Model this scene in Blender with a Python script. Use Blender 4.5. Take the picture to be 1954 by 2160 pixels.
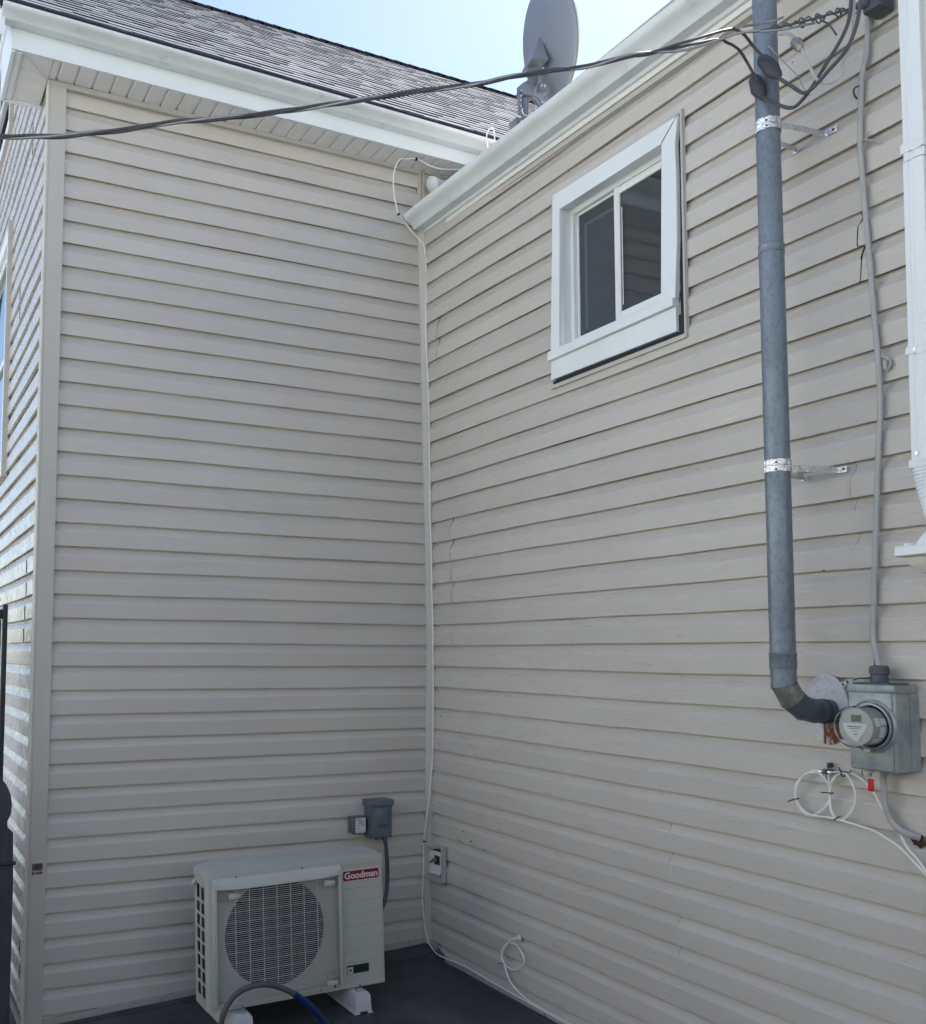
import bpy, math, random
from mathutils import Vector, Matrix
R = math.radians
random.seed(7)
for o in list(bpy.data.objects): bpy.data.objects.remove(o)
scene = bpy.context.scene
col = scene.collection

# ------------------------------------------------------------------ camera
cam_d = bpy.data.cameras.new('camera'); cam = bpy.data.objects.new('camera', cam_d); col.objects.link(cam)
rt, up, fw = (0.90958078, -0.41548283, 0.00606899), (-0.03592739, -0.06408514, 0.99729751), (0.41397106, 0.90734068, 0.07321783)
cam.matrix_world = Matrix(((rt[0], up[0], -fw[0], -2.81252), (rt[1], up[1], -fw[1], -4.72974),
                           (rt[2], up[2], -fw[2], 1.57436), (0, 0, 0, 1)))
cam_d.sensor_fit = 'VERTICAL'; cam_d.sensor_height = 36; cam_d.sensor_width = 36
cam_d.lens = 2059.90352 / 2160 * 36
cam_d.shift_x = 298.722 / 2160; cam_d.shift_y = 147.257 / 2160
cam_d.clip_start = 0.05; cam_d.clip_end = 2000
scene.camera = cam

# ------------------------------------------------------------------ sky, sun, exposure
SUN_AZ, SUN_EL = R(60), R(56)          # azimuth from +Y towards +X
w = bpy.data.worlds.new('World'); scene.world = w; w.use_nodes = True
nt = w.node_tree; nt.nodes.clear()
sky = nt.nodes.new('ShaderNodeTexSky'); sky.sky_type = 'NISHITA'; sky.sun_disc = False
sky.sun_elevation = SUN_EL; sky.sun_rotation = SUN_AZ
sky.air_density = .85; sky.dust_density = .7; sky.ozone_density = 1.0
bg = nt.nodes.new('ShaderNodeBackground'); bg.inputs['Strength'].default_value = 0.053
ow = nt.nodes.new('ShaderNodeOutputWorld')
nt.links.new(sky.outputs[0], bg.inputs[0]); nt.links.new(bg.outputs[0], ow.inputs[0])
sd = bpy.data.lights.new('sun', 'SUN'); sd.energy = 5.0; sd.angle = R(0.5); sd.color = (1, .96, .9)
so = bpy.data.objects.new('sun', sd); col.objects.link(so)
sdir = Vector((math.sin(SUN_AZ) * math.cos(SUN_EL), math.cos(SUN_AZ) * math.cos(SUN_EL), math.sin(SUN_EL)))
so.rotation_euler = sdir.to_track_quat('Z', 'Y').to_euler(); so.location = (3, 8, 12)
scene.view_settings.view_transform = 'Standard'; scene.view_settings.look = 'None'
scene.view_settings.gamma = 1; scene.view_settings.use_curve_mapping = False
scene.view_settings.exposure = 2.35

# ------------------------------------------------------------------ materials
def mat(name, c, rough=.5, metal=0, spec=.5, var=0, vscale=3, c2=None, c2scale=4, c2thr=.6, bump=0, bscale=40,
        stretch=(1, 1, 1), rvar=0, rscale=6, alpha=1, trans=0, ior=1.45, island=0, coat=0, bdist=.002):
    m = bpy.data.materials.new(name); m.use_nodes = True; t = m.node_tree; N = t.nodes; L = t.links
    b = N['Principled BSDF']
    b.inputs['Base Color'].default_value = (*c, 1); b.inputs['Roughness'].default_value = rough
    b.inputs['Metallic'].default_value = metal; b.inputs['Specular IOR Level'].default_value = spec
    b.inputs['IOR'].default_value = ior
    if trans: b.inputs['Transmission Weight'].default_value = trans
    if alpha < 1: b.inputs['Alpha'].default_value = alpha
    if coat: b.inputs['Coat Weight'].default_value = coat
    tc = N.new('ShaderNodeTexCoord'); mp = N.new('ShaderNodeMapping'); mp.inputs['Scale'].default_value = stretch
    L.new(tc.outputs['Object'], mp.inputs['Vector'])
    def noise(sc, det=4, ro=.6, raw=False):
        n = N.new('ShaderNodeTexNoise'); n.inputs['Scale'].default_value = sc; n.inputs['Detail'].default_value = det
        n.inputs['Roughness'].default_value = ro
        L.new((tc.outputs['Object'] if raw else mp.outputs[0]), n.inputs['Vector']); return n
    last = None
    if var or c2 or island:
        rgb = N.new('ShaderNodeRGB'); rgb.outputs[0].default_value = (*c, 1); last = rgb.outputs[0]
    if c2:
        n = noise(c2scale, 8, .7)
        r = N.new('ShaderNodeValToRGB'); r.color_ramp.elements[0].position = c2thr - .12; r.color_ramp.elements[1].position = c2thr + .12
        L.new(n.outputs['Fac'], r.inputs[0])
        mx = N.new('ShaderNodeMix'); mx.data_type = 'RGBA'; L.new(r.outputs[0], mx.inputs[0]); L.new(last, mx.inputs[6])
        mx.inputs[7].default_value = (*c2, 1); last = mx.outputs[2]
    if var:
        n = noise(vscale, 5, .6); mr = N.new('ShaderNodeMapRange')
        mr.inputs[1].default_value = .25; mr.inputs[2].default_value = .75
        mr.inputs[3].default_value = 1 - var; mr.inputs[4].default_value = 1 + var
        L.new(n.outputs['Fac'], mr.inputs[0])
        vm = N.new('ShaderNodeVectorMath'); vm.operation = 'SCALE'; L.new(last, vm.inputs[0]); L.new(mr.outputs[0], vm.inputs['Scale'])
        last = vm.outputs[0]
    if island:
        g = N.new('ShaderNodeNewGeometry'); mr = N.new('ShaderNodeMapRange')
        mr.inputs[3].default_value = 1 - island; mr.inputs[4].default_value = 1 + island
        L.new(g.outputs['Random Per Island'], mr.inputs[0])
        vm = N.new('ShaderNodeVectorMath'); vm.operation = 'SCALE'; L.new(last, vm.inputs[0]); L.new(mr.outputs[0], vm.inputs['Scale'])
        last = vm.outputs[0]
    if last: L.new(last, b.inputs['Base Color'])
    if rvar:
        n = noise(rscale, 6, .65); mr = N.new('ShaderNodeMapRange')
        mr.inputs[1].default_value = .3; mr.inputs[2].default_value = .7
        mr.inputs[3].default_value = max(.03, rough - rvar); mr.inputs[4].default_value = min(1, rough + rvar)
        L.new(n.outputs['Fac'], mr.inputs[0]); L.new(mr.outputs[0], b.inputs['Roughness'])
    if bump:
        n = noise(bscale, 6, .6); bp = N.new('ShaderNodeBump'); bp.inputs['Strength'].default_value = bump
        bp.inputs['Distance'].default_value = bdist
        L.new(n.outputs['Fac'], bp.inputs['Height']); L.new(bp.outputs[0], b.inputs['Normal'])
    return m

def siding_mat(name, c, axis, rough, rvar, streak, blotch=None, stain=False):
    """vinyl siding: wood-grain emboss running along the boards, uneven sheen, faint dirt"""
    m = bpy.data.materials.new(name); m.use_nodes = True; t = m.node_tree; N = t.nodes; L = t.links
    b = N['Principled BSDF']; tc = N.new('ShaderNodeTexCoord')
    def nz(scale, st, det=5, ro=.6, dist=0):
        mp = N.new('ShaderNodeMapping'); mp.inputs['Scale'].default_value = st; L.new(tc.outputs['Object'], mp.inputs[0])
        n = N.new('ShaderNodeTexNoise'); n.inputs['Scale'].default_value = scale; n.inputs['Detail'].default_value = det
        n.inputs['Roughness'].default_value = ro; n.inputs['Distortion'].default_value = dist
        L.new(mp.outputs[0], n.inputs['Vector']); return n.outputs['Fac']
    def rng(v, a, bb, c0, d0):
        mr = N.new('ShaderNodeMapRange')
        for i, x in enumerate((a, bb, c0, d0)): mr.inputs[i + 1].default_value = x
        L.new(v, mr.inputs[0]); return mr.outputs[0]
    st = (1, 1, 14) if axis == 'x' else (1, 1, 14)
    # colour: panel-to-panel batches + broad dirt + fine grain
    big = rng(nz(1.1, (1, 1, 1.5), 4), .3, .7, .95, 1.05)
    gr = rng(nz(9, st, 6, .65, .6), .3, .7, 1 - streak, 1 + streak)
    mu = N.new('ShaderNodeMath'); mu.operation = 'MULTIPLY'; L.new(big, mu.inputs[0]); L.new(gr, mu.inputs[1])
    geo = N.new('ShaderNodeNewGeometry')
    isl = rng(geo.outputs['Random Per Island'], 0, 1, .965, 1.03)
    mu2 = N.new('ShaderNodeMath'); mu2.operation = 'MULTIPLY'; L.new(mu.outputs[0], mu2.inputs[0]); L.new(isl, mu2.inputs[1])
    rgb = N.new('ShaderNodeRGB'); rgb.outputs[0].default_value = (*c, 1)
    col0 = rgb.outputs[0]
    # warm/cool drift
    mx = N.new('ShaderNodeMix'); mx.data_type = 'RGBA'
    L.new(rng(nz(2.2, (1, 1, 1), 3), .4, .65, 0, 1), mx.inputs[0]); L.new(col0, mx.inputs[6])
    mx.inputs[7].default_value = (c[0] * 1.0, c[1] * .975, c[2] * .975, 1)
    vm = N.new('ShaderNodeVectorMath'); vm.operation = 'SCALE'; L.new(mx.outputs[2], vm.inputs[0]); L.new(mu2.outputs[0], vm.inputs['Scale'])
    out = vm.outputs[0]
    if blotch:
        bl = rng(nz(26, (1, 1, .8), 5, .7, 1.0), .5, .62, 0, 1)
        mb = N.new('ShaderNodeMix'); mb.data_type = 'RGBA'; L.new(bl, mb.inputs[0]); L.new(out, mb.inputs[6])
        mb.inputs[7].default_value = (*blotch, 1); out = mb.outputs[2]
    if stain:   # brown run below the cracked joint near the corner
        sx = N.new('ShaderNodeSeparateXYZ'); L.new(tc.outputs['Object'], sx.inputs[0])
        def mm(op, a_, b_):
            k = N.new('ShaderNodeMath'); k.operation = op
            for i_, v_ in enumerate((a_, b_)):
                if isinstance(v_, (int, float)): k.inputs[i_].default_value = v_
                else: L.new(v_, k.inputs[i_])
            return k.outputs[0]
        dy = mm('ABSOLUTE', mm('ADD', sx.outputs['Y'], .228), 0)
        f1 = rng(dy, .004, .026, 1, 0); f2 = rng(sx.outputs['Z'], 1.45, 1.9, 0, 1); f3 = rng(sx.outputs['Z'], 2.05, 2.09, 1, 0)
        f = mm('MULTIPLY', mm('MULTIPLY', f1, f2), mm('MULTIPLY', f3, rng(nz(30, (1, 1, .3), 4), .35, .65, .05, .6)))
        ms = N.new('ShaderNodeMix'); ms.data_type = 'RGBA'; L.new(f, ms.inputs[0]); L.new(out, ms.inputs[6]); ms.inputs[7].default_value = (.30, .22, .16, 1); out = ms.outputs[2]
    L.new(out, b.inputs['Base Color'])
    if blotch: L.new(rng(nz(22, (1, 1, .8), 5, .7, 1.0), .38, .6, rough - rvar, rough + rvar), b.inputs['Roughness'])
    else: L.new(rng(nz(5, (1, 1, 9), 5, .7, .4), .3, .7, rough - rvar, rough + rvar), b.inputs['Roughness'])
    b.inputs['Specular IOR Level'].default_value = .5
    bp = N.new('ShaderNodeBump'); bp.inputs['Strength'].default_value = .25 if blotch else .8; bp.inputs['Distance'].default_value = .0022
    L.new(nz(16, (1, 1, 9), 6, .62, 1.1), bp.inputs['Height'])
    bp2 = N.new('ShaderNodeBump'); bp2.inputs['Strength'].default_value = .25; bp2.inputs['Distance'].default_value = .01
    L.new(nz(2.5, (1, 1, 2), 3, .5), bp2.inputs['Height']); L.new(bp.outputs[0], bp2.inputs['Normal'])
    L.new(bp2.outputs[0], b.inputs['Normal'])
    return m

SID = (.578, .558, .520)
M = {}
M['sidA'] = siding_mat('vinyl_siding_rear', SID, 'x', .5, .12, .02)
M['sidB'] = siding_mat('vinyl_siding_side', SID, 'y', .40, .22, .035, stain=True)
M['sidC'] = siding_mat('vinyl_siding_weathered', SID, 'y', .28, .12, .03, blotch=(.44, .45, .45))
M['trim'] = mat('vinyl_trim', (.53, .52, .485), .5, var=.04, vscale=4, bump=.1, bscale=30)
M['dirtytrim'] = mat('dirty_vinyl_trim', (.43, .415, .39), .55, var=.12, vscale=12, c2=(.16, .13, .10), c2scale=22, c2thr=.68)
M['soffit'] = mat('soffit_vinyl', (.80, .81, .80), .55, var=.04)
M['white'] = mat('white_aluminium', (.80, .86, .885), .38, var=.04, vscale=3, rvar=.08, bump=.08, bscale=5, bdist=.01)
M['whitedirty'] = mat('white_gutter_aged', (.74, .80, .82), .42, var=.08, vscale=5, c2=(.50, .53, .52), c2scale=9, c2thr=.7, bump=.08, bscale=6, bdist=.01)
M['whitevinyl'] = mat('white_vinyl', (.80, .85, .86), .3, var=.02)
M['dark'] = mat('dark_gap', (.03, .03, .035), .9)
M['shingle'] = mat('asphalt_shingle', (.048, .058, .078), .9, spec=.05, var=.35, vscale=70, island=.30)
M['drip'] = mat('dark_shingle_edge', (.028, .03, .036), 1.0, spec=.02, var=.2, vscale=40)
M['shinglelight'] = mat('pale_roofing', (.42, .41, .39), .8, var=.1, vscale=60)
M['mem'] = mat('dark_membrane', (.048, .052, .057), .5, var=.25, vscale=3, c2=(.095, .10, .105), c2scale=2.6, c2thr=.60, rvar=.15, rscale=3, bump=.5, bscale=18, bdist=.004)
M['glass'] = mat('window_glass', (.036, .045, .052), .03, spec=1.0)
M['screened'] = mat('screened_glass', (.062, .074, .088), .32, spec=.35)
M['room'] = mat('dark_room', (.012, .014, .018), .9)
M['screen'] = mat('insect_screen', (.03, .035, .045), .7, alpha=.55)
M['galv'] = mat('galvanised_pipe', (.205, .25, .30), .45, metal=.35, var=.14, vscale=9, c2=(.12, .15, .20), c2scale=75, c2thr=.60, stretch=(1, 1, .55), rvar=.12, rscale=20, bump=.12, bscale=60)
M['galvdark'] = mat('dark_galvanised_elbow', (.13, .15, .18), .5, metal=.4, var=.2, vscale=14, rvar=.12, rscale=20)
M['galvbright'] = mat('worn_bright_zinc', (.40, .40, .38), .45, metal=.5, var=.3, vscale=25, c2=(.18, .19, .16), c2scale=28, c2thr=.52)
M['foil'] = mat('crinkled_foil_strap', (.78, .80, .83), .2, metal=.95, bump=1, bscale=24, bdist=.012)
M['box'] = mat('painted_meter_box', (.37, .405, .395), .42, metal=.25, var=.12, vscale=9, c2=(.20, .26, .31), c2scale=11, c2thr=.56, rvar=.12, rscale=10)
M['greyplastic'] = mat('dark_grey_pvc', (.085, .10, .12), .5, var=.08, vscale=30)
M['boxblue'] = mat('grey_enamel_box', (.115, .15, .17), .42, var=.06, vscale=8)
M['liquidtite'] = mat('grey_flex_conduit', (.06, .08, .11), .5)
M['cablegrey'] = mat('weathered_grey_cable', (.43, .44, .44), .65, var=.12, vscale=20)
M['cablewhite'] = mat('white_coax', (.88, .88, .86), .45, var=.04, vscale=20)
M['wireblack'] = mat('black_insulation', (.075, .08, .09), .6, var=.2, vscale=12)
M['wirebare'] = mat('bare_aluminium_wire', (.32, .33, .345), .4, metal=.6, var=.2, vscale=30)
M['tape'] = mat('black_connector_cover', (.05, .055, .065), .55, bump=.5, bscale=50)
M['polycarb'] = mat('clear_meter_cover', (.95, .96, .96), .02, trans=1, ior=1.04)
M['meterface'] = mat('grey_meter_face', (.46, .48, .46), .5)
M['meterside'] = mat('meter_inner_side', (.36, .38, .39), .45, var=.12, vscale=20)
M['lcd'] = mat('meter_display', (.09, .11, .10), .25)
M['label'] = mat('white_label', (.70, .71, .71), .5)
M['ink'] = mat('dark_print', (.06, .06, .07), .6)
M['red'] = mat('red_tag', (.55, .01, .02), .5)
M['rustplate'] = None
M['dish'] = mat('grey_dish_paint', (.23, .26, .32), .5, var=.05, vscale=3)
M['dishmetal'] = mat('grey_mount_steel', (.21, .23, .27), .5, metal=.2, var=.1, vscale=20)
M['bolt'] = mat('zinc_bolt', (.75, .76, .78), .25, metal=.9)
M['acbody'] = mat('cream_enamel', (.505, .525, .485), .42, var=.04, vscale=3, c2=(.44, .455, .42), c2scale=5, c2thr=.7)
M['actop'] = mat('cream_enamel_dusty', (.48, .495, .46), .5, var=.08, vscale=14)
M['acgrille'] = mat('grille_wire_coating', (.56, .57, .55), .45)
M['fin'] = mat('coil_fins', (.10, .15, .16), .45, metal=.5, var=.25, vscale=40, stretch=(1, 60, 1))
M['fandark'] = mat('dark_fan_plastic', (.013, .008, .02), .6, spec=.2)
M['logored'] = mat('logo_red', (.26, .006, .03), .35)
M['logowhite'] = mat('logo_white', (.72, .70, .70), .4)
M['badge'] = mat('dark_badge', (.02, .03, .035), .35)
M['riser'] = mat('pale_riser_plastic', (.60, .63, .65), .5, var=.04, vscale=9)
M['hosegrey'] = mat('grey_hose', (.085, .09, .09), .5)
M['hoseblue'] = mat('blue_hose', (.006, .025, .13), .35)
M['wood'] = mat('dark_stained_picket', (.055, .060, .070), .75, var=.3, vscale=8, stretch=(3, 3, .6), bump=.5, bscale=30)
M['blackmetal'] = mat('dark_gate_metal', (.02, .028, .034), .45)
M['gatepanel'] = mat('bluish_gate_board', (.10, .12, .145), .5)
M['brass'] = mat('brass_spigot', (.35, .20, .09), .45, metal=.5, var=.3, vscale=60)
M['beige'] = mat('beige_outlet_frame', (.43, .43, .40), .5)
M['cream'] = mat('cream_panel', (.72, .69, .61), .55, var=.06)
M['bulb'] = mat('white_bulb_glass', (.72, .76, .80), .2)
M['tie'] = mat('black_zip_tie', (.01, .01, .012), .4)
M['rustmark'] = mat('rust_stain', (.22, .12, .07), .85, var=.3, vscale=60)
M['hole'] = mat('brown_hole_edge', (.07, .025, .02), .85, var=.5, vscale=80)

def flange_mat():
    m = mat('rusty_painted_flange', (.64, .67, .68), .55, var=.12, vscale=16, c2=(.40, .43, .44), c2scale=36, c2thr=.6, rvar=.1, bump=.15, bscale=60)
    t = m.node_tree; N = t.nodes; L = t.links; b = N['Principled BSDF']
    src = b.inputs['Base Color'].links[0].from_socket
    tc = N.new('ShaderNodeTexCoord'); sx = N.new('ShaderNodeSeparateXYZ'); L.new(tc.outputs['Object'], sx.inputs[0])
    n = N.new('ShaderNodeTexNoise'); n.inputs['Scale'].default_value = 45; n.inputs['Detail'].default_value = 6
    mp = N.new('ShaderNodeMapping'); mp.inputs['Scale'].default_value = (1, 1.6, .45); L.new(tc.outputs['Object'], mp.inputs[0]); L.new(mp.outputs[0], n.inputs[0])
    # rust run below the pipe collar: local z < -.03 and around the collar's y
    def mathn(op, a, b2):
        k = N.new('ShaderNodeMath'); k.operation = op
        for i, v in enumerate((a, b2)):
            if isinstance(v, (int, float)): k.inputs[i].default_value = v
            else: L.new(v, k.inputs[i])
        return k.outputs[0]
    dy = mathn('ABSOLUTE', mathn('ADD', sx.outputs['Y'], .024), 0)
    a = mathn('SUBTRACT', .034, dy)
    a = mathn('MULTIPLY', a, 30)
    below = mathn('GREATER_THAN', -0.028, sx.outputs['Z'])
    f = mathn('ADD', a, mathn('MULTIPLY', mathn('SUBTRACT', n.outputs['Fac'], .46), 5))
    f = mathn('MULTIPLY', f, below)
    cl = N.new('ShaderNodeClamp'); L.new(f, cl.inputs[0])
    mx = N.new('ShaderNodeMix'); mx.data_type = 'RGBA'; L.new(cl.outputs[0], mx.inputs[0]); L.new(src, mx.inputs[6])
    mx.inputs[7].default_value = (.17, .055, .03, 1)
    L.new(mx.outputs[2], b.inputs['Base Color'])
    return m
M['flange'] = flange_mat()

# ------------------------------------------------------------------ mesh helpers
class MB:
    def __init__(s): s.v = []; s.f = []; s.sm = []
    def add(s, vs, fs, sm=False):
        n = len(s.v); s.v += [tuple(x) for x in vs]; s.f += [tuple(i + n for i in f) for f in fs]; s.sm += [sm] * len(fs)
    def box(s, a, b, bev=0):
        x0, x1 = sorted((a[0], b[0])); y0, y1 = sorted((a[1], b[1])); z0, z1 = sorted((a[2], b[2]))
        if bev <= 0:
            vs = [(x, y, z) for z in (z0, z1) for y in (y0, y1) for x in (x0, x1)]
            s.add(vs, [(0, 2, 3, 1), (4, 5, 7, 6), (0, 1, 5, 4), (2, 6, 7, 3), (0, 4, 6, 2), (1, 3, 7, 5)]); return
        e = min(bev, (x1 - x0) / 2.01, (y1 - y0) / 2.01, (z1 - z0) / 2.01)
        def ring(z, i):
            X0, X1, Y0, Y1 = x0 + i, x1 - i, y0 + i, y1 - i
            return [(X0 + e * (i == 0), Y0, z), (X1 - e * (i == 0), Y0, z), (X1, Y0 + e * (i == 0), z), (X1, Y1 - e * (i == 0), z),
                    (X1 - e * (i == 0), Y1, z), (X0 + e * (i == 0), Y1, z), (X0, Y1 - e * (i == 0), z), (X0, Y0 + e * (i == 0), z)]
        def ring2(z):
            k = e
            return [(x0 + k, y0 + 0.3 * k, z), (x1 - k, y0 + .3 * k, z), (x1 - .3 * k, y0 + k, z), (x1 - .3 * k, y1 - k, z),
                    (x1 - k, y1 - .3 * k, z), (x0 + k, y1 - .3 * k, z), (x0 + .3 * k, y1 - k, z), (x0 + .3 * k, y0 + k, z)]
        def ring3(z):
            k = e
            return [(x0 + k * 1.2, y0 + k, z), (x1 - k * 1.2, y0 + k, z), (x1 - k, y0 + k * 1.2, z), (x1 - k, y1 - k * 1.2, z),
                    (x1 - k * 1.2, y1 - k, z), (x0 + k * 1.2, y1 - k, z), (x0 + k, y1 - k * 1.2, z), (x0 + k, y0 + k * 1.2, z)]
        s.loft([ring3(z0), ring2(z0 + .3 * e), ring(z0 + e, 0), ring(z1 - e, 0), ring2(z1 - .3 * e), ring3(z1)], True, True)
    def loft(s, rings, cap0=False, cap1=False, sm=False, closed=True):
        n = len(rings[0]); vs = [p for r in rings for p in r]; fs = []
        for i in range(len(rings) - 1):
            for j in range(n if closed else n - 1):
                k = (j + 1) % n
                fs.append((i * n + j, i * n + k, (i + 1) * n + k, (i + 1) * n + j))
        s.add(vs, fs, sm)
        m = len(s.v) - len(vs)
        if cap0: s.f.append(tuple(m + i for i in range(n))[::-1]); s.sm.append(False)
        if cap1: s.f.append(tuple(m + (len(rings) - 1) * n + i for i in range(n))); s.sm.append(False)
    def prism(s, poly, d, sm=False):
        """poly: 3-D polygon, d: extrusion vector"""
        a = [Vector(p) for p in poly]; b = [p + Vector(d) for p in a]
        s.loft([a, b], True, True, sm)
    def tube(s, pts, r, n=8, flat=None, smooth_path=True, caps=True, sub=4):
        P = [Vector(p) for p in pts]
        if smooth_path and len(P) > 2: P = catmull(P, sub)
        rings = []; prev = None
        for i, p in enumerate(P):
            t = (P[min(i + 1, len(P) - 1)] - P[max(i - 1, 0)])
            if t.length < 1e-9: t = Vector((0, 0, 1))
            t.normalize()
            if prev is None:
                ref = Vector((1, 0, 0)) if abs(t.x) < .8 else Vector((0, 1, 0))
                u = (ref - t * ref.dot(t)).normalized()
            else:
                u = prev - t * prev.dot(t); u.normalize()
            prev = u; v = t.cross(u)
            rr = r(i / (len(P) - 1)) if callable(r) else r
            ru, rv = (rr, rr) if flat is None else (rr * flat, rr)
            rings.append([p + u * (ru * math.cos(2 * math.pi * k / n)) + v * (rv * math.sin(2 * math.pi * k / n)) for k in range(n)])
        s.loft(rings, caps, caps, True)
    def cyl(s, a, b, r, r2=None, n=24, caps=True, sm=True):
        a = Vector(a); b = Vector(b); t = (b - a).normalized(); r2 = r if r2 is None else r2
        ref = Vector((0, 0, 1)) if abs(t.z) < .9 else Vector((1, 0, 0))
        u = (ref - t * ref.dot(t)).normalized(); v = t.cross(u)
        s.loft([[p + u * (q * math.cos(2 * math.pi * k / n)) + v * (q * math.sin(2 * math.pi * k / n)) for k in range(n)] for p, q in ((a, r), (b, r2))], caps, caps, sm)
    def lathe(s, base, axis, prof, n=32, sx=1, sy=1, up=(0, 0, 1)):
        """prof: list of (r, h) along the axis"""
        base = Vector(base); t = Vector(axis).normalized(); ref = Vector(up)
        if abs(ref.dot(t)) > .95: ref = Vector((1, 0, 0))
        u = (ref - t * ref.dot(t)).normalized(); v = t.cross(u)
        s.loft([[base + t * h + u * (r * sy * math.cos(2 * math.pi * k / n)) + v * (r * sx * math.sin(2 * math.pi * k / n)) for k in range(n)] for r, h in prof], True, True, True)
    def build(s, name, m, parent=None, loc=None, angle=40):
        me = bpy.data.meshes.new(name); me.from_pydata(s.v, [], s.f); me.update()
        me.polygons.foreach_set('use_smooth', s.sm)
        if m: me.materials.append(m)
        o = bpy.data.objects.new(name, me); col.objects.link(o)
        if parent: o.parent = parent
        if loc:
            o.location = loc
        try: me.set_sharp_from_angle(angle=R(angle))
        except Exception: pass
        return o

def catmull(P, sub=4):
    out = []
    for i in range(len(P) - 1):
        p0, p1, p2, p3 = P[max(i - 1, 0)], P[i], P[i + 1], P[min(i + 2, len(P) - 1)]
        for k in range(sub):
            t = k / sub
            out.append(.5 * ((2 * p1) + (p2 - p0) * t + (2 * p0 - 5 * p1 + 4 * p2 - p3) * t * t + (3 * p1 - p0 - 3 * p2 + p3) * t ** 3))
    out.append(P[-1]); return out

def thing(name, label, cat, loc=(0, 0, 0), group=None, kind=None):
    o = bpy.data.objects.new(name, None); col.objects.link(o); o.empty_display_size = .1
    o.location = loc; o['label'] = label; o['category'] = cat
    if group: o['group'] = group
    if kind: o['kind'] = kind
    return o
def tag(o, label, cat, group=None, kind=None):
    o['label'] = label; o['category'] = cat
    if group: o['group'] = group
    if kind: o['kind'] = kind
    return o
def lerp_tab(x, xs, ys):
    if x <= xs[0]: return ys[0]
    for i in range(1, len(xs)):
        if x <= xs[i]:
            t = (x - xs[i - 1]) / (xs[i] - xs[i - 1]); return ys[i - 1] + t * (ys[i] - ys[i - 1])
    return ys[-1]

# ------------------------------------------------------------------ the setting
def floor_z(x): return -.047 + .045 * max(-6, min(1, x))
xs = [-400, -60, -20, -6, -2.4, -1, 0, 1, 20, 60, 400]; ys = [-400, -60, -20, -8, -4, -2, 0, 3, 10, 60, 400]
g = MB(); vs = [(x, y, floor_z(x)) for y in ys for x in xs]; n = len(xs)
g.add(vs, [(j * n + i, j * n + i + 1, (j + 1) * n + i + 1, (j + 1) * n + i) for j in range(len(ys) - 1) for i in range(n - 1)])
o = g.build('ground', M['mem']); o['kind'] = 'structure'

P = .1143; Z0 = 4.252
def lip(i): return Z0 - i * P
def bend(z):   # the inner corner bows a little over its height
    return lerp_tab(z, [0, .9, 1.6, 2.1, 2.6, 3.2, 4.0, 4.4], [0, .012, .02, .015, 0, -.012, -.03, -.03])

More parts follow.
